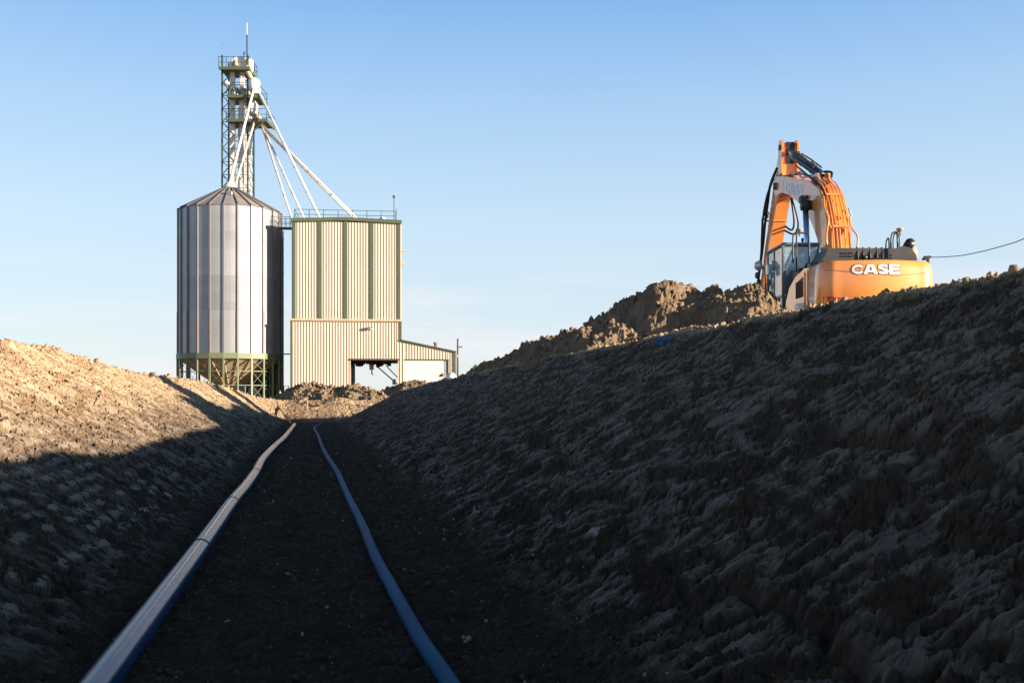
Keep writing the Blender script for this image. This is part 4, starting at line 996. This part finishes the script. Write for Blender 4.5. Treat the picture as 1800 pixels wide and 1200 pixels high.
# ------------------------------------------------------------------ EXCAVATOR
def excavator():
    G = 1.12; XC = 9.55; t = thing('excavator', (XC, 28.6, G), 'orange tracked excavator parked behind the right bank, seen from its rear', 'excavator')
    # counterweight: rounded plan, bellied section
    b = MB(); zs_ = [2.28, 2.32, 2.45, 2.75, 3.05, 3.30, 3.44, 3.50, 3.515]; ins = [0.16, 0.07, 0.02, 0.0, 0.0, 0.02, 0.05, 0.10, 0.16]
    xl, xr = XC-1.52, XC+1.50; yr, yf = 25.85, 27.0; rc = 0.42; belly = 0.16
    def outline(i_):
        pts = []
        a0, a1, b0 = xl+i_, xr-i_, yr+i_
        pts.append((a0, yf)); 
        for q in np.linspace(0, 1, 9):
            a = math.pi+q*math.pi/2; pts.append((a0+rc+rc*math.cos(a), b0+rc+0.0+rc*math.sin(a)))
        for q in np.linspace(0, 1, 17)[1:-1]:
            pts.append((a0+rc+(a1-a0-2*rc)*q, b0-belly*math.sin(math.pi*q)))
        for q in np.linspace(0, 1, 9):
            a = 1.5*math.pi+q*math.pi/2; pts.append((a1-rc+rc*math.cos(a), b0+rc+rc*math.sin(a)))
        pts.append((a1, yf)); return pts
    n = len(outline(0)); vs = []
    for z, i_ in zip(zs_, ins):
        sl_ = 0.05*(z-2.3)
        vs += [(x, y-sl_*(1 if y < yf-0.01 else 0), z) for x, y in outline(i_)]
    fs = []
    for r in range(len(zs_)-1):
        for q in range(n-1): fs.append((r*n+q, r*n+q+1, (r+1)*n+q+1, (r+1)*n+q))
    fs.append(tuple(range(n))); fs.append(tuple((len(zs_)-1)*n+q for q in range(n))[::-1])
    fs.append(tuple([r*n for r in range(len(zs_))]+[r*n+n-1 for r in range(len(zs_)-1, -1, -1)]))
    b.add(vs, fs, True); cw = b.build('counterweight', M_ORANGE, t)
    def ysurf(x, z, off):
        i_ = np.interp(z, zs_, ins); a0, a1 = xl+i_, xr-i_; q = np.clip((x-a0-rc)/(a1-a0-2*rc), 0, 1)
        y = yr+i_-belly*math.sin(math.pi*q)-0.05*(z-2.3)
        if x < a0+rc: y = yr+i_+rc-math.sqrt(max(0, rc*rc-(a0+rc-x)**2))-0.05*(z-2.3)
        return y-off
    # crease line on the counterweight
    pts = [(xl+0.12+i*0.1, ysurf(xl+0.12+i*0.1, 3.27-0.19*min(1, i/17)+0.11*max(0, (i-17)/10), 0.002), 3.27-0.19*min(1, i/17)+0.11*max(0, (i-17)/10)) for i in range(28)]
    MB().tube(pts, 0.008, 6).build('crease', M_RUST, cw)
    MB().add([(x, ysurf(x, z, 0.006), z) for x in np.linspace(xl+0.10, xl+1.05, 10) for z in (2.44, 2.44+0.16*(1-(x-xl)/1.25))], [(2*i, 2*i+2, 2*i+3, 2*i+1) for i in range(9)]).build('reflector', M_RED, cw)
    # lettering, built from strokes
    def band_(pts, w, close=False):
        """thick polyline as quads"""
        P = [Vector((p[0], p[1])) for p in pts]; out = []; 
        for i, p in enumerate(P):
            d = (P[min(i+1, len(P)-1)]-P[max(i-1, 0)]).normalized(); nn = Vector((-d.y, d.x)); out.append((p+nn*w/2, p-nn*w/2))
        return [(out[i][0], out[i+1][0], out[i+1][1], out[i][1]) for i in range(len(P)-1)]
    def letters():
        w = 0.27; L_ = []
        c = [(0.62+0.48*math.cos(a), 0.5+0.365*math.sin(a)) for a in np.linspace(0.62, 2*math.pi-0.62, 26)]
        L_.append((band_(c, w), 0.0))
        A_ = [((0, 0), (0.36, 0), (0.74, 1), (0.42, 1)), ((0.42, 1), (0.98, 1), (0.98, 1), (0.74, 1)), ((0.60, 1), (0.98, 1), (1.40, 0), (1.02, 0)), ((0.36, 0.18), (1.0, 0.18), (0.96, 0.40), (0.42, 0.40))]
        L_.append(([[Vector(q) for q in f] for f in A_], 1.10))
        s1 = [(0.60+0.40*math.cos(a), 0.715+0.165*math.sin(a)) for a in np.linspace(0.35, math.pi*1.5, 16)]
        s2 = [(0.60+0.42*math.cos(a), 0.285+0.165*math.sin(a)) for a in np.linspace(math.pi/2, -math.pi+0.35, 16)]
        L_.append((band_(s1+s2, 0.25), 2.42))
        E_ = [((0, 0), (0.36, 0), (0.36, 1), (0, 1)), ((0.36, 0), (1.12, 0), (1.12, 0.25), (0.36, 0.25)), ((0.36, 0.39), (1.02, 0.39), (1.02, 0.61), (0.36, 0.61)), ((0.36, 0.75), (1.12, 0.75), (1.12, 1), (0.36, 1))]
        L_.append(([[Vector(q) for q in f] for f in E_], 3.62))
        return L_
    def put(place, m, name, parent, grow=0.0, sub=6):
        b = MB()
        for quads, ox in letters():
            for q in quads:
                q = [Vector((p[0]+ox, p[1])) for p in q]
                if grow:
                    c = sum(q, Vector((0, 0)))/4
                    cx_, cy_ = c
                    q = [Vector((p.x+(grow if p.x > cx_ else -grow), p.y+(grow if p.y > cy_ else -grow))) for p in q]
                vs = []; 
                for i in range(sub+1):
                    for j in range(sub+1):
                        s_, r_ = i/sub, j/sub
                        p = (q[0]*(1-s_)+q[1]*s_)*(1-r_)+(q[3]*(1-s_)+q[2]*s_)*r_; vs.append(place(p.x, p.y))
                b.add(vs, [(i*(sub+1)+j, i*(sub+1)+j+1, (i+1)*(sub+1)+j+1, (i+1)*(sub+1)+j) for i in range(sub) for j in range(sub)])
        return b.build(name, m, parent)
    lx0 = (1499-900)/F*25.65; lx1 = (1583-900)/F*25.65; lz0 = (HZ-481.5)/F*25.65; lz1 = (HZ-464)/F*25.65; sc = (lx1-lx0)/4.74
    def plc(off): return lambda a, c: (lx0+a*sc, ysurf(lx0+a*sc, lz0+c*(lz1-lz0), off), lz0+c*(lz1-lz0))
    put(plc(0.006), M_OUTL, 'lettering_outline', cw, 0.055); put(plc(0.012), M_LETTER, 'lettering', cw)
    # engine house
    b = MB(); xl2 = xl+0.02
    prof = [(27.0, 2.25), (27.0, 3.46), (27.4, 3.5), (28.3, 3.36), (28.9, 3.12), (29.25, 2.75), (29.45, 2.2), (29.45, 2.0), (27.0, 2.0)]
    b.prism(prof, lambda y, z, x: (x, y, z), xl2, xl2+0.95); b.build('side_housing', M_ORANGE, t)
    b = MB(); b.prism([(27.35, 2.15), (27.35, 3.38), (28.25, 3.28), (28.25, 2.15)], lambda y, z, x: (x, y, z), xl2-0.025, xl2-0.002); dr = b.build('side_door', M_ORANGE, t)
    b = MB(); b.prism([(27.45, 2.72), (27.45, 3.27), (28.15, 3.16), (28.15, 2.72)], lambda y, z, x: (x, y, z), xl2-0.034, xl2-0.026)
    for i in range(7):
        y = 27.52+i*0.09; b.box((xl2-0.045, y, 2.95), (0.02, 0.02, 0.44))
    b.build('grille', M_GRILLE, dr)
    b = MB(); b.prism([(27.05, 2.3), (27.05, 3.4), (27.11, 3.4), (27.11, 2.3)], lambda y, z, x: (x, y, z), xl2-0.012, xl2-0.001); b.build('seam', M_RUST, t)
    b = MB(); b.box((XC+0.05, 28.2, 2.75), (1.15, 2.5, 1.2), bev=0.08); b.box((XC+1.0, 28.6, 2.7), (0.95, 3.3, 1.35), bev=0.10); b.build('engine_house', M_ORANGED, t)
    # model text on the door and the boom: simple block letters
    def text(s_, m, name, parent, fn, size, bold=0.02):
        cu = bpy.data.curves.new(name, 'FONT'); cu.body = s_; cu.size = size; cu.offset = bold; cu.resolution_u = 3
        o = bpy.data.objects.new(name+'_tmp', cu); COL.objects.link(o); dg = bpy.context.evaluated_depsgraph_get(); me = bpy.data.meshes.new_from_object(o.evaluated_get(dg))
        b = MB(); b.add([fn(v.co.x, v.co.y) for v in me.vertices], [tuple(p.vertices) for p in me.polygons]); bpy.data.objects.remove(o); bpy.data.curves.remove(cu)
        return b.build(name, m, parent)
    text('CX350D', M_LETTERB, 'lettering', dr, lambda a, c: (xl2-0.032, 28.22-a, 2.42+c-0.03*a), 0.24, 0.012)
    # black hood
    b = MB(); x0, x1 = (1447-900)/F*27, (1613-900)/F*27
    prof = [(x0, 3.48), (x0-0.02, 3.7), (x0+0.14, 3.99), (x0+1.05, 3.99), (x0+1.75, 3.98), (x1-0.62, 3.98), (x1-0.42, 4.05), (x1-0.22, 4.0), (x1-0.06, 3.82), (x1, 3.48)]
    b.prism(prof, lambda x, z, y: (x, y, z), 26.95, 28.1); hood = b.build('engine_hood', M_BLACK, t)
    b = MB()
    for px in (1508, 1518, 1530, 1542, 1552):
        x = (px-900)/F*27; b.tube([(x, 26.93, 3.5), (x-0.03, 26.93, 3.8), (x-0.03, 26.97, 4.0), (x-0.03, 28.0, 4.0)], 0.02, 6)
    b.box(((1560-900)/F*27, 26.93, 3.74), (0.05, 0.04, 0.5)); b.build('hood_rib', M_HOSE, hood)
    b = MB()
    for px, py in ((1485, 447), (1497, 447), (1550, 450), (1566, 451)):
        c = at(px, py, 26.9); 
        for dx in (-0.04, 0.04):
            for dz in (-0.04, 0.04): b.box((c[0]+dx, 26.93, c[2]+dz), (0.03, 0.04, 0.03))
    b.build('hood_vent', M_OUTL, hood)
    b = MB(); c = at(1521, 452, 26.9); b.tube([(c[0], 26.95, c[2]), (c[0], 26.88, c[2])], 0.055, 14); b.box(((1545-900)/F*26.9, 26.9, 3.66), (0.42, 0.08, 0.1), bev=0.03); b.build('hood_latch', M_HOSE, hood)
    # railings + antennas
    def hoop(px0, px1, py0, pybot, Y, r=0.022):
        a = at(px0, pybot, Y); c = at(px1, pybot, Y); z = (HZ-py0)/F*Y
        return [a, (a[0], Y, z-0.12), (a[0]+0.10, Y, z-0.01), (c[0]-0.10, Y, z), (c[0], Y, z-0.10), c]
    b = MB(); b.tube(spline(hoop(1394, 1422, 410, 462, 28.2), 4), 0.024, 8); a = at(1400, 411, 28.2); b.tube([a, (a[0], 28.2, 3.5)], 0.022, 8); b.build('handrail', M_BLACK, t)
    def gnss(px, py, Y):
        c = at(px, py, Y); b = MB(); b.tube([(c[0], Y, c[2]-0.16), (c[0], Y, c[2])], 0.018, 8)
        g = b.build('antenna_stem', M_BLACK, t)
        MB().lathe((c[0], Y, c[2]-0.02), [(0.03, -0.03), (0.07, 0.0), (0.105, 0.035), (0.105, 0.055), (0.04, 0.075)], 18).build('antenna_disc', M_BEIGE2, g)
    gnss(1405, 405, 28.2); gnss(1582, 404, 27.4)
    b = MB(); Y = 27.4
    b.tube(spline([at(1566, 437, Y), at(1567, 414, Y), at(1573, 408, Y), at(1582, 408, Y)], 4), 0.024, 8)
    b.tube([at(1578, 438, Y), at(1577, 408, Y)], 0.024, 8); b.tube(spline([at(1570, 437, 27.8), at(1571, 414, 27.8), at(1578, 411, 27.8), at(1581, 420, 27.8), at(1581, 438, 27.8)], 4), 0.02, 8)
    b.tube(spline([at(1557, 438, 27.5), at(1558, 424, 27.5), at(1562, 419, 27.5), at(1563, 438, 27.5)], 4), 0.02, 8); b.build('handrail', M_BLACK, t)
    # exhaust
    b = MB(); Y = 27.5; b.tube([at(1590, 445, Y), at(1592, 438, Y), at(1596, 432, Y-0.1), at(1600, 427, Y-0.35)], [0.10, 0.12, 0.13, 0.135], 18)
    b.build('exhaust_pipe', M_HOSE, t)
    MB().lathe(at(1603, 446, 27.6), [(0.16, -0.1), (0.15, 0.05), (0.10, 0.16), (0.03, 0.22)], 14).build('intake_cap', M_BEIGE2, t)
    b = MB(); c = at(1627, 455, 26.6); b.box(c, (0.16, 0.16, 0.06), bev=0.02); b.box((c[0]+0.05, c[1], c[2]+0.05), (0.2, 0.1, 0.05), bev=0.015); b.build('rear_camera', M_BLACK, t)
    # cab
    cx0, cx1, cy0, cy1 = XC-1.52, XC-0.48, 29.5, 31.35; zb_, zt_ = 2.1, 4.5
    f = MB()
    def post(x, y, z0, z1, w=0.07): f.box((x, y, (z0+z1)/2), (w, w, z1-z0), bev=0.012)
    for (x, y) in ((cx0, cy0), (cx1, cy0), (cx1, cy1), (cx0, cy1-0.15)): post(x, y, zb_, zt_)
    post(cx0, 30.45, zb_, zt_, 0.06)
    f.box(((cx0+cx1)/2, (cy0+cy1)/2, zt_-0.02), (cx1-cx0+0.1, cy1-cy0+0.1, 0.10), bev=0.04)
    f.box(((cx0+cx1)/2, (cy0+cy1)/2, zb_), (cx1-cx0+0.06, cy1-cy0, 0.10), bev=0.02)
    f.box((cx0, (cy0+cy1)/2, 2.95), (0.06, cy1-cy0, 0.05)); f.box(((cx0+cx1)/2, cy0, 3.1), (cx1-cx0, 0.06, 0.05))
    f.box(((cx0+cx1)/2, cy0, 3.35), (cx1-cx0, 0.08, 0.7), bev=0.02)
    cab = f.build('cab', M_CABF, t)
    g = MB()
    for (y0, y1, z0, z1) in ((29.56, 30.40, 3.0, 4.4), (30.5, 31.15, 3.0, 4.4), (30.5, 31.15, 2.2, 2.9)):
        g.box((cx0+0.0, (y0+y1)/2, (z0+z1)/2), (0.015, y1-y0, z1-z0))
    g.box(((cx0+cx1)/2, cy0, 4.05), (cx1-cx0-0.1, 0.015, 0.7)); g.box((cx1, (cy0+cy1)/2, 3.5), (0.015, cy1-cy0-0.1, 1.7)); g.box(((cx0+cx1)/2, cy1, 3.3), (cx1-cx0-0.1, 0.015, 2.2))
    g.build('window', M_GLASS, cab)
    MB().box((cx0+0.0, 29.98, 2.52), (0.03, 0.84, 0.78), bev=0.01).build('door_panel', mat('light_grey_cab_paint', (0.42, 0.50, 0.56), 0.35, 0, 0.08, 2, coat=0.4), cab)
    b = MB(); b.box((XC-1.0, 30.2, 2.65), (0.5, 0.5, 0.9), bev=0.08); b.box((XC-1.0, 29.95, 3.3), (0.48, 0.16, 0.8), bev=0.06); b.build('seat', M_BLACK, cab)
    b = MB(); b.tube([(cx0-0.04, 30.9, 2.5), (cx0-0.08, 30.9, 3.0), (cx0-0.04, 30.9, 3.6)], 0.018, 8); b.build('door_handle', M_HOSE, cab)
    b = MB(); b.lathe((cx1-0.2, 30.4, zt_), [(0.02, 0), (0.02, 0.18), (0.04, 0.2), (0.04, 0.3)], 10); b.build('beacon', M_BLACK, cab)
    # mirror
    b = MB(); c = at(1334, 467, 31.4)
    b.tube(spline([(cx0, 31.2, 2.3), (cx0-0.05, 31.3, 3.2), (cx0-0.08, 31.35, 4.0), (cx0-0.3, 31.4, 4.16), (c[0]+0.03, 31.4, c[2]+0.16)], 5), 0.018, 8); mi = b.build('mirror_arm', M_HOSE, t)
    MB().lathe((c[0], c[1], c[2]-0.15), [(0.05, 0), (0.13, 0.05), (0.15, 0.15), (0.13, 0.25), (0.05, 0.3)], 18).build('mirror', M_LENS, mi)
    c2 = at(1368, 466, 30.0); b = MB(); b.box((cx0-0.16, 30.6, 3.85), (0.10, 0.20, 0.34), bev=0.03); b.build('mirror', M_LENS, t)
    # machinery between cab and hood
    b = MB(); b.box((XC-0.15, 29.3, 3.35), (0.5, 1.5, 0.5), bev=0.04); b.box((XC-0.9, 28.85, 3.4), (0.9, 0.7, 0.5), bev=0.05)
    for i in range(4): b.tube(spline([(XC-1.3+i*0.25, 27.3, 3.5), (XC-1.2+i*0.22, 28.0, 3.72), (XC-1.0+i*0.2, 29.0, 3.75), (XC-0.9+i*0.2, 29.4, 3.4)], 5), 0.03, 8)
    b.build('hydraulic_lines', M_HOSE, t)
    # lower: carriage, tracks
    MB().lathe((XC, 29.2, G+0.75), [(0.9, 0), (0.9, 0.28), (0.75, 0.3)], 28).build('slew_ring', M_STEEL, t)
    MB().box((XC, 29.2, 2.05), (3.0, 4.4, 0.14), bev=0.03).build('deck', M_BLACK, t)
    MB().box((XC, 29.2, G+0.6), (2.0, 1.9, 0.4), bev=0.08).build('undercarriage', M_BLACK, t)
    for s_ in (-1, 1):
        xt = XC+s_*1.25; y0, y1 = 27.1, 31.5; rr = 0.45; path = []
        for q in np.linspace(-math.pi/2, math.pi/2, 10): path.append((y1+rr*math.cos(q), G+0.5+rr*math.sin(q)))
        for q in np.linspace(math.pi/2, 1.5*math.pi, 10): path.append((y0+rr*math.cos(q), G+0.5+rr*math.sin(q)))
        b = MB(); b.prism(path, lambda y, z, x: (x, y, z), xt-0.22, xt+0.22); tf = b.build('track_frame', M_BLACK, t)
        b = MB(); full = []
        for y in np.arange(y0, y1, 0.2): full += [(y, G+0.5+rr, 0), (y, G+0.5-rr, 0)]
        for q in np.arange(-1.4, 1.5, 0.4): full += [(y1+rr*math.cos(q), G+0.5+rr*math.sin(q), q), (y0-rr*math.cos(q), G+0.5+rr*math.sin(q), -q)]
        for y, z, q in full: b.box((xt, y, z), (0.6, 0.15 if q == 0 else 0.08, 0.05 if q == 0 else 0.14))
        b.build('track', M_STEEL, t)
    # boom
    PX = lambda y, z, x: (x, y, z)
    boom = [(28.95, 3.35), (29.25, 4.86), (29.45, 5.30), (29.75, 5.85), (30.15, 6.25), (30.9, 6.60), (31.6, 6.82), (33.9, 7.46), (34.9, 7.68), (35.25, 7.55), (35.3, 7.25), (35.05, 7.02), (34.3, 7.0), (33.3, 6.70), (32.2, 6.22), (31.5, 5.85), (30.85, 5.35), (30.3, 4.8), (29.9, 4.2), (29.55, 3.3), (29.2, 3.15)]
    b = MB(); b.prism([p for p in boom if p[0] < 34.5], PX, 9.28, 9.95)
    bo = b.build('boom', M_ORANGED, t)
    b = MB(); tip = [(33.9, 7.46), (34.9, 7.68), (35.25, 7.55), (35.3, 7.25), (35.05, 7.02), (34.2, 6.98)]
    b.prism(tip, PX, 9.275, 9.36); b.prism(tip, PX, 9.87, 9.955); b.build('boom_tip', M_ORANGED, bo)
    b = MB(); b.tube([(9.2, 35.0, 7.35), (10.03, 35.0, 7.35)], 0.13, 18); b.build('pin', M_STEEL, bo)
    b = MB(); b.tube([(8.98, 30.9, 5.9), (10.25, 30.9, 5.9)], 0.15, 18); b.build('pin', M_BLACK, bo)
    put(lambda a, c: (9.272, 33.75-a*0.42, 6.85+c*0.36-a*0.107), M_LETTERB, 'lettering', bo)
    for j in range(5):
        x = 9.38+j*0.115; b = MB(); ln = [(28.88, 3.6), (29.14, 4.86), (29.33, 5.36), (29.65, 5.92), (30.1, 6.36), (30.6, 6.6+0.05*(j % 2))]
        b.tube(spline([(x+0.02*math.sin(j*2+q), y, z) for q, (y, z) in enumerate(ln)], 5), 0.022, 8); b.build('boom_pipe', M_ORANGED, bo)
    for s_, x in ((-1, 9.26), (1, 9.93)):
        b = MB(); b.tube(spline([(x-s_*0.02, 30.2 if s_ < 0 else 29.3, 6.35 if s_ < 0 else 5.5), (x, 29.6 if s_ < 0 else 29.28, 5.9 if s_ < 0 else 5.4), (x+s_*0.06, 29.3, 5.5 if s_ < 0 else 5.3), (x-s_*0.02, 29.2, 5.2), (x+s_*0.02, 29.15, 4.9), (x+s_*0.12, 28.95, 4.6), (x+s_*0.08, 28.95, 4.2)], 5), 0.026, 8); b.build('boom_pipe', M_ORANGED, bo)
        MB().tube(spline([(x+s_*0.08, 28.95, 4.2), (x+s_*0.16, 28.9, 3.95), (x+s_*0.2, 28.8, 3.6)], 5), 0.028, 8).build('hose', M_HOSE, bo)
    b = MB(); b.box((9.63, 29.12, 4.95), (0.5, 0.06, 0.06)); b.box((9.6, 29.62, 5.98), (0.5, 0.08, 0.06)); b.build('pipe_clamp', M_ORANGED, bo)
    b = MB(); b.prism([(30.45, 6.45), (30.7, 6.86), (30.95, 6.9), (31.35, 6.75)], PX, 9.42, 9.47); b.prism([(30.45, 6.45), (30.7, 6.86), (30.95, 6.9), (31.35, 6.75)], PX, 9.74, 9.79); b.build('cylinder_bracket', M_ORANGED, bo)
    for c_, z_ in (((9.02, 31.0, 6.1), (0.14, 0.24, 0.22)), ((10.2, 30.9, 5.95), (0.16, 0.2, 0.24)), ((9.24, 31.3, 6.22), (0.09, 0.18, 0.14))): MB().box(c_, z_, bev=0.03).build('work_light', M_BLACK, bo)
    # arm cylinder
    A_ = Vector((9.6, 30.9, 6.84)); B_ = Vector((9.6, 34.75, 8.55)); d = (B_-A_)
    b = MB(); b.tube([A_, A_+d*0.04, A_+d*0.05, A_+d*0.68, A_+d*0.69, A_+d*0.74], [0.10, 0.10, 0.14, 0.14, 0.16, 0.16], 20); ac = b.build('arm_cylinder', M_CYL, t)
    MB().tube([A_+d*0.72, A_+d*0.97], 0.085, 18).build('piston_rod', M_CHROME, ac)
    b = MB(); b.tube([B_-Vector((0.17, 0, 0)), B_+Vector((0.17, 0, 0))], 0.14, 16); b.build('rod_eye', M_STEEL, ac)
    b = MB()
    for off in (-0.13, 0.13): b.tube([A_+d*0.1+Vector((off, 0, 0.15)), A_+d*0.4+Vector((off, 0, 0.17)), A_+d*0.66+Vector((off, 0, 0.15))], 0.025, 8)
    for q in (0.2, 0.5): b.tube([A_+d*q, A_+d*(q+0.015)], 0.155, 16)
    for q in (0.2, 0.5, 0.62): p = A_+d*q; b.box((p.x-0.05, p.y, p.z+0.2), (0.14, 0.16, 0.1), bev=0.02)
    b.build('cylinder_fittings', M_BLACK, ac)
    def H(pts, r=0.03, Y=None): return MB().tube(spline(pts, 7), r, 8)
    H([at(1427, 298, 31.8), at(1434, 296, 31.6), at(1443, 302, 31.3), at(1455, 302, 31.0), at(1462, 304, 30.8), at(1461, 312, 30.7), at(1454, 322, 30.5), at(1448, 330, 30.5)], 0.04).build('hose', M_HOSE, ac)
    H([at(1400, 292, 33), at(1415, 304, 32), at(1430, 318, 31), at(1445, 335, 30.2), at(1448, 350, 29.9)], 0.03).build('hose', M_HOSE, ac)
    H([at(1385, 308, 33.8), at(1400, 303, 33.2), at(1410, 312, 32.5), at(1425, 312, 31.8), at(1436, 326, 31)], 0.035).build('hose', M_ORANGED, ac)
    H([at(1370, 310, 34.8), at(1385, 313, 33.9), at(1402, 320, 32.8), at(1416, 318, 32.2), at(1430, 330, 31.2)], 0.03).build('hose', M_ORANGED, ac)
    H([at(1366, 312, 34.9), at(1383, 309, 34), at(1405, 316, 32.8), at(1422, 325, 31.8), at(1437, 345, 30.4)], 0.024).build('hose', M_HOSE, ac)
    for q in range(3):
        o_ = q*0.09; H([at(1368+q*2, 311, 34.8), at(1388, 311-q, 33.8), (9.35+o_, 32.6, 7.28+0.05*math.sin(q*2)), (9.38+o_, 31.8, 7.02), (9.36+o_, 31.0, 6.78+0.06*q), (9.35+o_, 30.3, 6.45), (9.33+o_, 29.75, 5.98)], 0.026).build('hose', M_HOSE if q != 1 else M_ORANGED, bo)
    # boom cylinders
    for x in (9.10, 10.12):
        b = MB(); a = Vector((x, 30.9, 5.9)); c = Vector((x, 30.45, 3.2)); b.tube([a-(a-c)*0.85, c], 0.13, 16); bc = b.build('boom_cylinder', M_CYL, t)
        MB().tube([a, a-(a-c)*0.86], 0.09, 16).build('piston_rod', M_CHROME, bc)
        MB().tube([a-Vector((0.12, 0, 0)), a+Vector((0.12, 0, 0))], 0.17, 16).build('rod_eye', M_BLACK, bc)
    # stick
    st = [(34.55, 8.62), (34.62, 8.78), (34.85, 8.80), (35.1, 8.55), (35.7, 7.75), (36.1, 7.0), (37.0, 5.45), (37.75, 4.1), (37.8, 3.4), (37.45, 3.3), (37.1, 4.3), (36.35, 5.4), (35.35, 6.85), (35.0, 7.15), (34.65, 7.45)]
    b = MB(); b.prism(st, PX, 9.40, 9.86); sk = b.build('stick', M_ORANGE, t)
    b = MB(); ear = [(34.42, 8.45), (34.5, 8.78), (34.72, 8.88), (34.95, 8.78), (34.9, 8.2), (34.6, 8.0)]
    ear = [(34.66+0.26*math.cos(q), 8.62+0.26*math.sin(q)) for q in np.linspace(-0.6, math.pi+0.5, 14)]+[(34.5, 7.7), (34.9, 7.7)]
    b.prism(ear, PX, 9.33, 9.395); b.prism(ear, PX, 9.865, 9.93); b.build('stick_ear', M_ORANGED, sk)
    b = MB(); b.prism([(34.53, 8.6), (34.60, 8.79), (34.535, 8.79), (34.50, 8.6), (34.56, 8.05), (34.60, 8.05)], PX, 9.50, 9.80); b.build('greasy_recess', M_HOSE, sk)  # dark plate paints the shadowed clevis opening and its grease drips
    b = MB(); b.tube([(9.30, 34.66, 8.62), (9.96, 34.66, 8.62)], 0.10, 16); b.build('pin', M_STEEL, sk)
    b = MB(); b.box((9.63, 35.75, 6.28), (0.5, 0.06, 0.05)); b.build('weld_plate', M_ORANGED, sk)
    H([(9.34, 35.1, 8.0), (9.32, 35.9, 7.6), (9.3, 36.2, 7.0), (9.3, 36.6, 6.3), (9.33, 37.0, 5.6), (9.33, 37.4, 4.9), (9.33, 37.9, 4.0)], 0.05).build('hose', M_HOSE, sk)
    H([(9.3, 35.4, 7.7), (9.22, 36.0, 7.2), (9.2, 36.5, 6.5), (9.26, 36.9, 5.9), (9.3, 37.2, 5.2), (9.3, 37.8, 4.1)], 0.04).build('hose', M_HOSE, sk)
    H([(9.85, 35.15, 7.0), (10.0, 35.3, 6.2), (9.98, 35.5, 5.9), (9.85, 35.9, 6.1)], 0.035).build('hose', M_HOSE, sk)
    H([(9.88, 35.1, 6.95), (10.12, 35.2, 6.1), (10.05, 35.45, 5.75), (9.85, 35.95, 5.95)], 0.035).build('hose', M_HOSE, sk)
    H([at(1352, 355, 36.3), at(1346, 358, 36.3), at(1347, 368, 36.4), at(1353, 376, 36.5)], 0.03).build('hose', M_HOSE, sk)
    H([at(1352, 390, 36.6), at(1341, 384, 36.6), at(1340, 392, 36.7), at(1346, 398, 36.8)], 0.03).build('hose', M_HOSE, sk)
    b = MB()
    for px, py in ((1344, 376), (1348, 380), (1346, 370)): b.box(at(px, py, 36.6), (0.12, 0.14, 0.16), bev=0.03)
    b.build('valve', M_CYL, sk)
    # bucket cylinder, linkage and bucket (mostly behind the spoil)
    b = MB(); a = Vector((9.63, 36.0, 7.7)); c = Vector((9.63, 38.3, 3.9)); b.tube([a, a+(c-a)*0.6], 0.12, 14); bc = b.build('bucket_cylinder', M_CYL, t)
    MB().tube([a+(c-a)*0.6, c], 0.07, 12).build('piston_rod', M_CHROME, bc)
    b = MB(); bk = [(37.2, 3.4), (38.2, 3.7), (38.6, 3.0), (38.4, 2.2), (37.6, 1.8), (36.8, 2.0), (36.5, 2.4), (36.7, 2.45), (37.5, 2.25), (38.0, 2.6), (37.9, 3.1)]
    b.prism(bk, PX, 8.95, 10.3)
    bkt = b.build('bucket', M_STEEL, t)
    b = MB()
    for i in range(5): b.prism([(36.7, 2.0), (36.3, 2.45), (36.6, 2.4)], PX, 9.0+i*0.28, 9.12+i*0.28)
    b.build('bucket_teeth', M_STEEL, bkt)
    b = MB(); 
    for (px, py) in ((1331, 484), (1334, 496), (1330, 503)): b.box(at(px, py, 31.6), (0.13, 0.14, 0.2), bev=0.04)
    b.tube([at(1336, 474, 31.5), at(1333, 490, 31.6), at(1332, 508, 31.6)], 0.035, 8); b.build('work_light', M_BLACK, t)
excavator()
# overhead line running off to the right past the excavator
def cable():
    P = [at(1632, 452, 34), at(1655, 451.8, 33), at(1690, 449, 32), at(1730, 441, 31), at(1770, 430, 30), at(1800, 419.5, 29.3), at(1900, 375, 27.5), at(2000, 325, 26)]
    pts = spline(P, 8); b = MB().tube(pts, 0.014, 6)
    t = b.build('overhead_cable', M_HOSE, None, tuple(pts[-1])); tag(t, 'thin dark twisted cable sagging from behind the excavator up to the right', 'cable')
    c = P[-1]; z0 = ground_z(c[0], c[1])
    tp = thing('cable_post', (c[0], c[1], z0), 'wooden post carrying the far end of the cable, right of the excavator', 'post')
    MB().tube([(c[0], c[1], z0-0.3), (c[0], c[1], c[2]+0.3)], [0.12, 0.09], 10).build('pole', M_WOODD, tp)
    c = P[0]; z0 = ground_z(c[0], c[1])
    tp = thing('cable_post', (c[0], c[1], z0), 'short post behind the excavator that holds the near end of the cable', 'post')
    MB().tube([(c[0], c[1]+0.02, z0-0.3), (c[0], c[1]+0.02, c[2]+0.05)], [0.07, 0.05], 8).build('pole', M_WOODD, tp)
cable()
print('VERTS', sum(len(m.vertices) for m in bpy.data.meshes))
